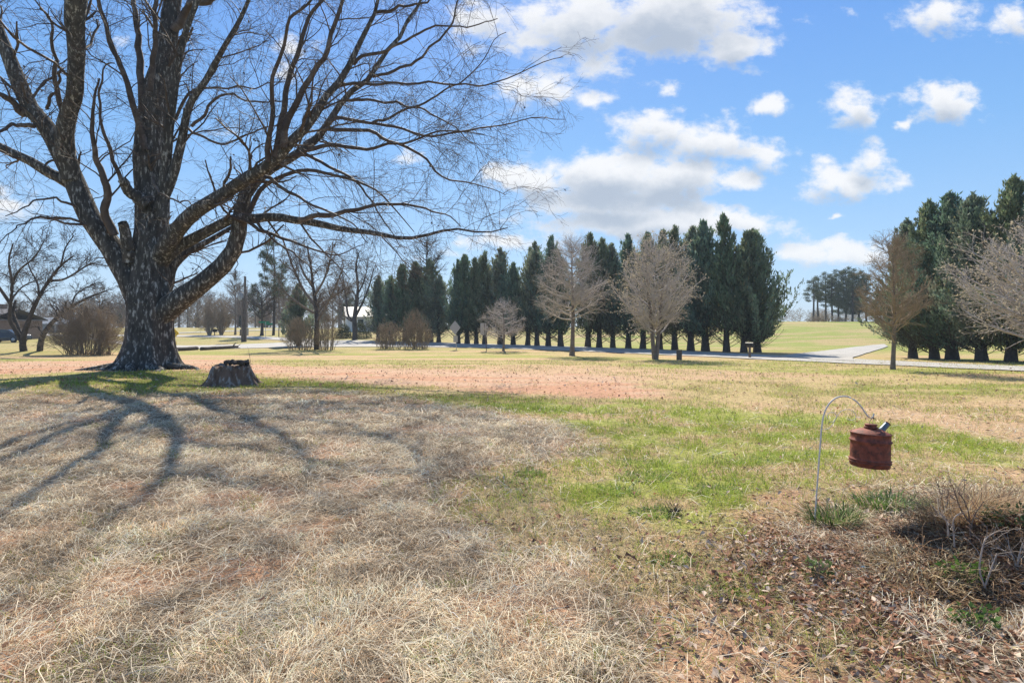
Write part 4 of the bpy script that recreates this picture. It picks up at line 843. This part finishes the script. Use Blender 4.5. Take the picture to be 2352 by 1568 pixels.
# ------------------------------------------------------------------ shepherd hook and hanging can
def hook_and_can():
    b = gp(1870, 1213); D = b[1]; P3 = lambda px, py, dd=0: at(px, py, D + dd) - b
    r = thing('shepherd_hook', 'thin pale shepherd hook rod leaning slightly over the weeds', 'garden hook', b)
    pts = [(1869,1222),(1873,1170),(1878,1100),(1884,1020),(1888,975),(1893,950),(1903,929),(1918,915),(1935,910),(1951,912),(1966,921),(1978,934),(1988,949),(1997,959),(2003,960),(2006,955),(2007,949)]
    Q = resample(np.array([P3(*p) for p in pts]), 70); m = MB(); m.tubes(Q, np.full(70, .0062), 10); m.build('rod', MT['rod'], r)
    m = MB()
    for pts in ([(1888,985),(1895,986),(1906,982),(1915,970),(1923,955),(1934,943),(1948,940),(1960,945),(1966,955),(1963,962),(1953,965),(1947,961)], [(1906,964),(1900,958),(1903,949),(1912,946),(1919,950),(1921,958),(1914,968),(1904,968)]):
        Q = resample(np.array([P3(*p) for p in pts]), 40); m.tubes(Q, np.full(40, .0022), 6)
    m.build('scroll_wire', MT['rod'], r)
    # can
    sc = D / F; c0 = at(1997.5, 1069, D); root = thing('oil_can', 'rusty red oil can hanging from the pale garden hook', 'can', c0); root.rotation_euler = (0, math.radians(2.5), .35)
    R = 40.5 * sc; Hb = 76 * sc
    pr = [(.001, .006), (R * .93, .006), (R * .97, -.002), (R, .004), (R, .026), (R * 1.06, .030), (R * 1.06, .036), (R, .040), (R, .044), (R * 1.06, .048), (R * 1.06, .054), (R * .995, .060)]
    pr += [(R * .995, h) for h in np.linspace(.07, Hb - .075, 6)] + [(R * 1.06, Hb - .066), (R * 1.06, Hb - .059), (R * .997, Hb - .055), (R * .997, Hb - .012), (R * 1.03, Hb - .008), (R * 1.03, Hb), (R * .99, Hb + .001)]
    m = MB(); m.lathe(pr, 48); m.build('can_body', MT['rust'], root)
    m = MB(); m.lathe([(R * .985, Hb - .004), (R * .9, Hb + .006), (R * .62, Hb + .022), (R * .36, Hb + .031), (R * .30, Hb + .032)], 48); m.build('shoulder', MT['rust'], root)
    m = MB(); m.lathe([(R * .29, Hb + .026), (R * .29, Hb + .036), (R * .36, Hb + .038), (R * .36, Hb + .047), (R * .28, Hb + .049), (R * .28, Hb + .055), (R * .32, Hb + .057), (R * .32, Hb + .067), (R * .1, Hb + .068), (.001, Hb + .068)], 28); m.build('cap', MT['rust'], root)
    a = np.array([R * .62, -.02, Hb + .014]); d = np.array([.62, -.1, .62]); d /= np.linalg.norm(d)
    L_ = .085; m = MB(); t = np.array([0, .02, .5, .96, 1, 1, .6]); m.tubes(a + d * (t * L_)[:, None], np.array([.026, .024, .0225, .0215, .0215, .017, .016]), 16); m.build('spout', MT['spout'], root)
    m = MB(); m.tubes(a + d * (np.array([.93, .935, 1.02, 1.025]) * L_)[:, None], [.018, .0238, .0238, .018], 16); m.build('spout_rim', MT['rust'], root)
    # bail handle folded on the shoulder and hanging wire
    m = MB(); t = np.linspace(0, math.pi, 24); m.tubes(np.stack([-.02 + .045 * np.cos(t) - .0, np.full(24, -R * .66), Hb + .016 + .022 * np.sin(t)], 1), np.full(24, .0028), 6); m.build('ring', MT['rust'], root)
    hk = at(2002, 958, D) - c0
    m = MB()
    for sx in (-.018, .022): m.tubes(np.array([[sx, 0, Hb + .06], [sx * .95, 0, Hb + .085], [hk[0] + sx * .5, hk[1], hk[2] - .012]]), np.full(3, .0016), 6)
    m.tubes(np.array([[hk[0] - .016, hk[1], hk[2] - .010], [hk[0], hk[1], hk[2] - .004], [hk[0] + .018, hk[1], hk[2] - .010]]), [.006, .008, .005], 8); m.build('hanging_wire', MT['wire'], root)
hook_and_can()

# ------------------------------------------------------------------ grass, straw, leaves, weeds
def ribbons(m, base, az, ln, wd, arch, tilt, c, rng):
    """two-segment ribbons: base points, heading, length, width, arch height, upward tilt (0 flat .. 1 upright)"""
    n = len(base); D = np.stack([np.cos(az), np.sin(az), np.zeros(n)], 1); X = np.stack([-np.sin(az), np.cos(az), rng.normal(size=n) * .5], 1); X /= np.linalg.norm(X, axis=1, keepdims=True)
    ct, st = np.sqrt(np.clip(1 - tilt * tilt, 0, 1)), tilt
    sidebend = rng.normal(size=n) * .18 * ln
    p1 = base + D * (ln * ct * .5)[:, None] + np.array([0, 0, 1.0]) * (ln * st * .55 + arch)[:, None] + X * (sidebend * .5)[:, None] * [1, 1, 0]
    p2 = base + D * (ln * ct)[:, None] + np.array([0, 0, 1.0]) * (ln * st * .9 + arch * .15)[:, None] + X * (sidebend * .1)[:, None] * [1, 1, 0]
    h = wd[:, None] * .5 * X
    V = np.stack([base - h, base + h, p1 - h * .9, p1 + h * .9, p2 - h * .25, p2 + h * .25], 1); k = np.arange(n)[:, None] * 6
    q = np.stack([k + [[0, 1, 3, 2]], k + [[2, 3, 5, 4]]], 1); m.add(V, q, np.repeat(c, 6, 0))
def meadow():
    rng = np.random.default_rng(77); straw, green = MB(), MB()
    for (d0, d1, dn, ws) in ((1.7, 3.6, 6800, .85), (3.6, 5.5, 4200, 1.0), (5.5, 9, 2300, 1.4), (9, 16, 850, 2.2), (16, 30, 170, 3.8)):
        n = int(1.1 * (d1 * d1 - d0 * d0) * dn); d = np.sqrt(d0 * d0 + (d1 * d1 - d0 * d0) * rng.random(n)); x = (rng.random(n) * 2 - 1) * 1.1 * d; y = d
        z = zones(x, y); n2 = fnoise(x * 1.3, y * 1.6, 11, 4); n4 = fnoise(x * 2.6, y * 2.6, 55, 3); u = rng.random(n)
        base = np.stack([x, y, gz(x, y)], 1)
        # lying straw
        ps = np.maximum(z['straw'] * (.35 + .65 * ss(.72, .5, n2)), np.maximum(.09 * ss(12, 7, d), z['weed'] * .5)) * (1 - z['clay'] * .9) * (1 - .75 * z['green']) * (1 - .8 * z['moss'] * (1 - z['straw']))
        k = u < ps; m_ = int(k.sum())
        if m_:
            ang = fnoise(x[k] * .8, y[k] * .8, 91, 3) * 14 + rng.normal(size=m_) * 1.1; t = rng.random(m_)
            c = np.array([.70, .575, .415]) * (.20 + 1.15 * rng.random(m_) ** .9)[:, None] * (.66 + .68 * ss(.35, .65, fnoise(x[k] * 3.1, y[k] * 3.1, 93, 3)))[:, None]; c = np.where((t < .16)[:, None], c * [.95, .72, .55], c); c = np.where((t > .86)[:, None], c * [1.1, 1.15, 1.2], c)
            B = base[k].copy(); B[:, 2] += rng.random(m_) * .022
            ribbons(straw, B, ang, (.07 + .13 * rng.random(m_)) * (1 + .12 * ws), .0028 * ws * (.7 + .7 * rng.random(m_)), (.006 + .04 * rng.random(m_) ** 2) * (.5 + 1.2 * ss(.35, .7, fnoise(x[k] * 2.3, y[k] * 2.3, 95, 3))), .04 + .22 * rng.random(m_) ** 2.2, np.minimum(c, .85), rng)
        # growing grass
        lawn = (1 - z['straw']) * (1 - z['clay'] * .93) * (1 - z['weed'] * .55)
        pg = np.maximum(lawn * (.16 + .84 * ss(.42, .60, n2)) * .75, z['green'] * (.18 + .82 * ss(.42, .58, n4)) ) ; pg = np.maximum(pg, z['moss'] * .7); pg = np.maximum(pg, .10 * z['straw'] * ss(.6, .68, n4) * 4)
        k = (rng.random(n) < pg * .8); m_ = int(k.sum())
        if m_:
            gf = np.clip(.75 * ss(.56, .66, n4[k]) + z['green'][k] * 1.2 * ss(.34, .54, n4[k]) + .35 * ss(.45, .6, fnoise(x[k] * .18, y[k] * .5, 3, 4)) + z['moss'][k] * .6 + .9 * z['straw'][k], 0, 1)
            isg = rng.random(m_) < .2 + .75 * gf; br = (.65 + .7 * rng.random(m_))[:, None]
            c = np.where(isg[:, None], np.array([.29, .39, .055]) * br + np.array([.06, .02, 0]) * rng.random(m_)[:, None], np.array([.48, .37, .21]) * br)
            hgt = (.025 + .045 * rng.random(m_)) * (1 + .5 * z['green'][k] * ss(.5, .65, n4[k])) * (1 + .10 * ws)
            ribbons(green, base[k], rng.random(m_) * 6.283, hgt * 1.2, .0030 * ws * (.7 + .6 * rng.random(m_)), hgt * .15, .35 + .6 * rng.random(m_), np.minimum(c, .8), rng)
    n = 26000; d = np.sqrt(1.9 ** 2 + (11 ** 2 - 1.9 ** 2) * rng.random(n) ** 1.35); x = (rng.random(n) * 2 - 1) * 1.1 * d; z = zones(x, d); k = rng.random(n) < z['straw'] * .95 + z['weed'] * .5 + .10; x, d = x[k], d[k]; n = len(x)
    B = np.stack([x, d, gz(x, d) + .012 + .02 * rng.random(n)], 1); c = np.array([.85, .74, .56]) * (.75 + .25 * rng.random(n))[:, None]
    ribbons(straw, B, rng.random(n) * 6.283, .10 + .18 * rng.random(n), (.0026 + .0022 * rng.random(n)) * np.clip(d / 4.5, 1, 2.2), .012 + .035 * rng.random(n), .02 + .15 * rng.random(n) ** 2, c, rng)
    tag(straw.build('dry_straw', MT['blade']), 'matted pale dead grass lying over the yard', 'dead grass', kind='stuff')
    tag(green.build('short_grass', MT['blade']), 'short patchy green and tan lawn grass', 'grass', kind='stuff')
meadow()
def litter():
    rng = np.random.default_rng(5); m = MB()
    n = 90000; d = np.sqrt(2.6 + (26 ** 2 - 2.6) * rng.random(n) ** 2.2); x = (rng.random(n) * 2 - 1) * 1.1 * d; y = d; z = zones(x, y)
    p = z['weed'] * .9 + .28 * (1 - z['straw']) * (1 - .8 * z['green']) * ss(10, 4.5, d) + .045 + .12 * z['moss'] + .07 * z['clay']; k = rng.random(n) < p; x, y, d = x[k], y[k], d[k]; n = len(x)
    # extra pile in the weedy bank
    e = 14000; x2 = 2.9 + rng.normal(size=e) * .75; y2 = 3.45 + rng.normal(size=e) * .5; x, y = np.concatenate([x, x2]), np.concatenate([y, y2]); n = len(x)
    B = np.stack([x, y, gz(x, y) + .012 + .03 * rng.random(n)], 1); s = (.010 + .020 * rng.random(n)) * np.clip(np.hypot(x, y) / 9, 1, 1.7)
    az = rng.random(n) * 6.283; U = np.stack([np.cos(az), np.sin(az), rng.normal(size=n) * .35], 1); Vv = np.stack([-np.sin(az), np.cos(az), rng.normal(size=n) * .35], 1)
    cur = (rng.random(n) * .5)[:, None] * np.array([0, 0, 1.0])
    s = s[:, None]; V = np.stack([B - U * s, B - U * s * .2 - Vv * s * .55 + cur * s, B + U * s * 1.1, B - U * s * .2 + Vv * s * .55 + cur * s], 1)
    t = rng.random(n)[:, None]; c = np.array([.29, .145, .085]) * (.45 + 1.0 * rng.random(n))[:, None]; c = np.where(t > .68, np.array([.55, .43, .33]) * (.7 + .5 * rng.random(n))[:, None], c)
    m.add(V, np.arange(n * 4), np.repeat(c, 4, 0)); tag(m.build('leaf_litter', MT['leaf'], smooth=False), 'brown fallen leaves scattered among the grass', 'leaves', kind='stuff')
litter()
def clump(name, label, px, py, n, rad, hl, col, seed, cat='grass clump', wd=.007, tilt=(.5, .97), group=None):
    rng = np.random.default_rng(seed); b = gp(px, py); r = thing(name, label, cat, b, group); m = MB(); a = rng.random(n) * 6.283; u = rng.random(n) ** .5
    B = np.stack([np.cos(a) * u * rad, np.sin(a) * u * rad * .6, np.zeros(n)], 1); B[:, 2] = gz(b[0] + B[:, 0], b[1] + B[:, 1]) - b[2] - .01
    ln = hl * (.5 + .6 * rng.random(n)); c = np.array(col) * (.6 + .7 * rng.random(n))[:, None]; dry = rng.random(n) < .22; c[dry] = np.array([.5, .42, .26]) * (.7 + .5 * rng.random(dry.sum()))[:, None]
    ribbons(m, B, a + rng.normal(size=n) * .8, ln, np.full(n, wd) * (.6 + .7 * rng.random(n)), ln * .12, tilt[0] + (tilt[1] - tilt[0]) * rng.random(n), c, rng); m.build('blades', MT['blade'], r); return r
clump('grass_clump', 'dark green grass clump at the foot of the garden hook', 1915, 1212, 420, .17, .24, (.12, .19, .05), 1)
clump('grass_clump', 'spiky green grass clump below the hanging can', 2045, 1168, 420, .30, .17, (.14, .23, .06), 2, wd=.010)
clump('grass_clump', 'dry straw-coloured grass tuft behind the white sticks', 2205, 1200, 700, .26, .40, (.40, .27, .16), 3, wd=.004)
clump('grass_clump', 'tall brown dry grass tuft at the right edge of the bank', 2310, 1195, 700, .26, .36, (.36, .24, .15), 13, wd=.004)
clump('grass_clump', 'drooping dry grass tuft low in the weedy bank', 2120, 1330, 520, .26, .24, (.40, .31, .18), 4, wd=.005, tilt=(.1, .8))
clump('grass_clump', 'orange-brown dry grass tuft in the dark hollow', 2150, 1400, 300, .20, .20, (.42, .25, .12), 5, wd=.005, tilt=(.2, .9))
for i, (px, py, n, rad, h, lb) in enumerate(((1215,1090,300,.16,.09,'small bright green tuft at the straw edge'),(1480,1100,420,.28,.08,'bright green tuft in the middle of the green patch'),(1800,975,360,.6,.09,'bright green tuft left of the garden hook'),(1420,1130,300,.22,.08,'green tuft just left of the twiggy debris'),(1640,1130,340,.26,.08,'wide green tuft right of the twiggy debris'),(1545,1290,260,.14,.07,'low green tuft on the bare reddish soil'),(1500,1180,320,.2,.08,'green tuft in front of the twiggy debris'),(1460,1065,320,.3,.08,'green tuft furthest back on the patch'),(1700,1060,360,.4,.08,'broad green tuft between the patch and the hook'),(1650,1360,200,.13,.06,'small green tuft nearest the foreground'))):
    clump('grass_tuft', lb, px, py, n, rad, h, (.20, .32, .06), 20 + i, 'grass tuft', .006, (.35, .95), 'green tufts on the lawn')
def leafy_weed(label, px, py, n, rad, seed, col=(.10, .20, .05)):
    rng = np.random.default_rng(seed); b = gp(px, py); r = thing('leafy_weed', label, 'weed', b, 'leafy weeds in the bank'); m = MB(); a = rng.random(n) * 6.283; u = rng.random(n) ** .5 * rad
    B = np.stack([np.cos(a) * u, np.sin(a) * u * .7, .02 + .11 * rng.random(n)], 1); D = np.stack([np.cos(a) * .8, np.sin(a) * .8, .15 + .5 * rng.random(n)], 1) + rng.normal(size=(n, 3)) * .4
    m.kites(B, D, .018 + .032 * rng.random(n), .007 + .009 * rng.random(n), rng, np.array(col) * (.6 + .8 * rng.random(n))[:, None]); m.build('leaves', MT['blade'], r)
    s = MB(); k = 26; P = np.stack([bez(np.zeros(3), np.array([.4 * rad * math.cos(q), .4 * rad * math.sin(q), .06]), np.array([rad * math.cos(q) * .8, rad * math.sin(q) * .6, .1]), 5) for q in rng.random(k) * 6.283]); s.tubes(P, np.full((k, 5), .003), 4); s.build('stems', MT['brush'], r)
leafy_weed('broad-leaved green weed beside the forked white stick', 2215, 1345, 150, .13, 1, (.11, .20, .04))
leafy_weed('dark green leafy weed near the lower right corner', 2240, 1455, 110, .10, 2, (.09, .16, .04))
leafy_weed('dark leafy weed at the right edge behind the sticks', 2335, 1225, 190, .20, 3, (.06, .10, .04))
leafy_weed('small leafy weed in front of the bank', 1880, 1340, 50, .07, 4, (.13, .18, .06))
def sticks(label, px, py, limbs, mat, seed, extra=18, rad=.0062):
    rng = np.random.default_rng(seed); b = gp(px, py); r = thing('dry_stick', label, 'stick', b, 'dead sticks in the bank'); m = MB(); P = []
    for pts in limbs: P.append(resample(np.array([at(q[0], q[1], b[1] - .12) for q in pts]), 14) - b)
    P = np.array(P); R = np.full(P.shape[:2], rad) * np.linspace(1, .45, 14)[None]; m.tubes(P, R, 7, lump=.25, seed=1)
    if extra: s1, r1 = spawn(P, R, extra, rng, (.08, .28), (25, 65), .1, .22, 0, 6, .5, .3, 1, .0016); m.tubes(s1, r1, 4)
    m.build('branches', MT[mat], r)
MT['stickw'] = material('pale_stick', (.38, .315, .265), .85, .25, 30, use_attr=False)
MT['stickd'] = material('dark_stick', (.14, .105, .085), .85, .25, 30, use_attr=False)
sticks('tall forked whitish stick in the weedy bank', 2262, 1345, [[(2262,1350),(2250,1310),(2254,1270),(2262,1240),(2275,1228),(2290,1220)], [(2262,1345),(2275,1310),(2282,1290),(2290,1270)]], 'stickw', 1)
sticks('crooked pale stick behind the forked whitish one', 2192, 1250, [[(2192,1255),(2190,1220),(2188,1200),(2195,1185),(2205,1178)], [(2178,1230),(2175,1200),(2160,1175)]], 'stickw', 2)
sticks('pale bent stick at the right edge of the bank', 2335, 1300, [[(2335,1310),(2325,1275),(2300,1262),(2290,1255)], [(2335,1305),(2342,1270),(2350,1245)]], 'stickw', 3)
sticks('dark upright twiggy stem behind the pale sticks', 2230, 1230, [[(2230,1260),(2228,1220),(2225,1180),(2215,1150),(2200,1130)], [(2228,1215),(2240,1180),(2260,1150)], [(2226,1200),(2205,1165),(2190,1120)]], 'stickd', 4, 40, .005)
sticks('thin dark stems at the back of the weedy bank', 2165, 1210, [[(2165,1220),(2168,1180),(2160,1130),(2150,1105)], [(2170,1215),(2175,1170),(2178,1125)], [(2150,1215),(2140,1180),(2120,1165)]], 'stickd', 5, 30, .003)
b = gp(1535, 1185); r = thing('twig_debris', 'small dark knot of twigs lying in the green patch', 'twigs', b); rng = np.random.default_rng(9); m = MB(); P0 = np.array([[[0, 0, .01], [.03, 0, .03], [.06, .02, .04], [.1, .03, .03]]]); s1, r1 = spawn(P0, np.full((1, 4), .006), 40, rng, (.06, .16), (30, 90), .1, .35, -.05, 5, .6, 0, 1, .0025); m.tubes(s1, r1, 4); m.build('twigs', MT['dark'], r)
b = gp(1978, 1322); m = MB(); rng = np.random.default_rng(4); V = []
m.lathe([(.001, -.02), (.013, -.02), (.014, -.005), (.012, .012), (.008, .016), (.008, .028), (.001, .028)], 14); r = m.build('plastic_scrap', MT['blue'], None, b + [0, 0, .03]); r.rotation_euler = (.9, .3, .4); tag(r, 'tiny scrap of bright blue plastic among dead leaves', 'plastic scrap')
# tangled dead stems over the bank: uncountable
def tangle():
    rng = np.random.default_rng(15); m = MB(); n = 16000; x = 3.05 + rng.normal(size=n) * .58; y = 3.68 + rng.normal(size=n) * .38; P = []
    B = np.stack([x, y, gz(x, y)], 1); az = rng.random(n) * 6.283; D = np.stack([np.cos(az), np.sin(az), .02 + .42 * rng.random(n) ** 2], 1); ln = .10 + .28 * rng.random(n); out = [B]; p = B
    for k in range(6):
        D = D + rng.normal(size=D.shape) * .28; D[:, 2] -= .17; p = p + D / np.linalg.norm(D, axis=1, keepdims=True) * (ln / 6)[:, None]; p[:, 2] = np.maximum(p[:, 2], gz(p[:, 0], p[:, 1]) + .006); out.append(p)
    c = np.array([1, .82, .68]) * (.2 + 1.5 * rng.random(n) ** 1.5)[:, None]; m.tubes(np.stack(out, 1), np.full((n, 7), .0022) * np.linspace(1, .5, 7), 3, c); tag(m.build('weed_tangle', MT['brush']), 'tangled dead weed stems covering the bank at right', 'weeds', kind='stuff')
tangle()

# ------------------------------------------------------------------ haze
def haze():
    m = MB(); m.box((0, 60, 14), (1500, 700, 60)); mt = bpy.data.materials.new('haze_mat'); mt.use_nodes = True; nt = mt.node_tree
    for n in list(nt.nodes):
        if n.type == 'BSDF_PRINCIPLED': nt.nodes.remove(n)
    v = nt.nodes.new('ShaderNodeVolumePrincipled'); v.inputs['Color'].default_value = (.74, .88, 1, 1); v.inputs['Density'].default_value = HAZE; v.inputs['Anisotropy'].default_value = .1
    nt.links.new(v.outputs[0], nt.nodes['Material Output'].inputs['Volume'])
    tag(m.build('haze', mt, smooth=False), kind='stuff')
HAZE = 0.0005
haze()
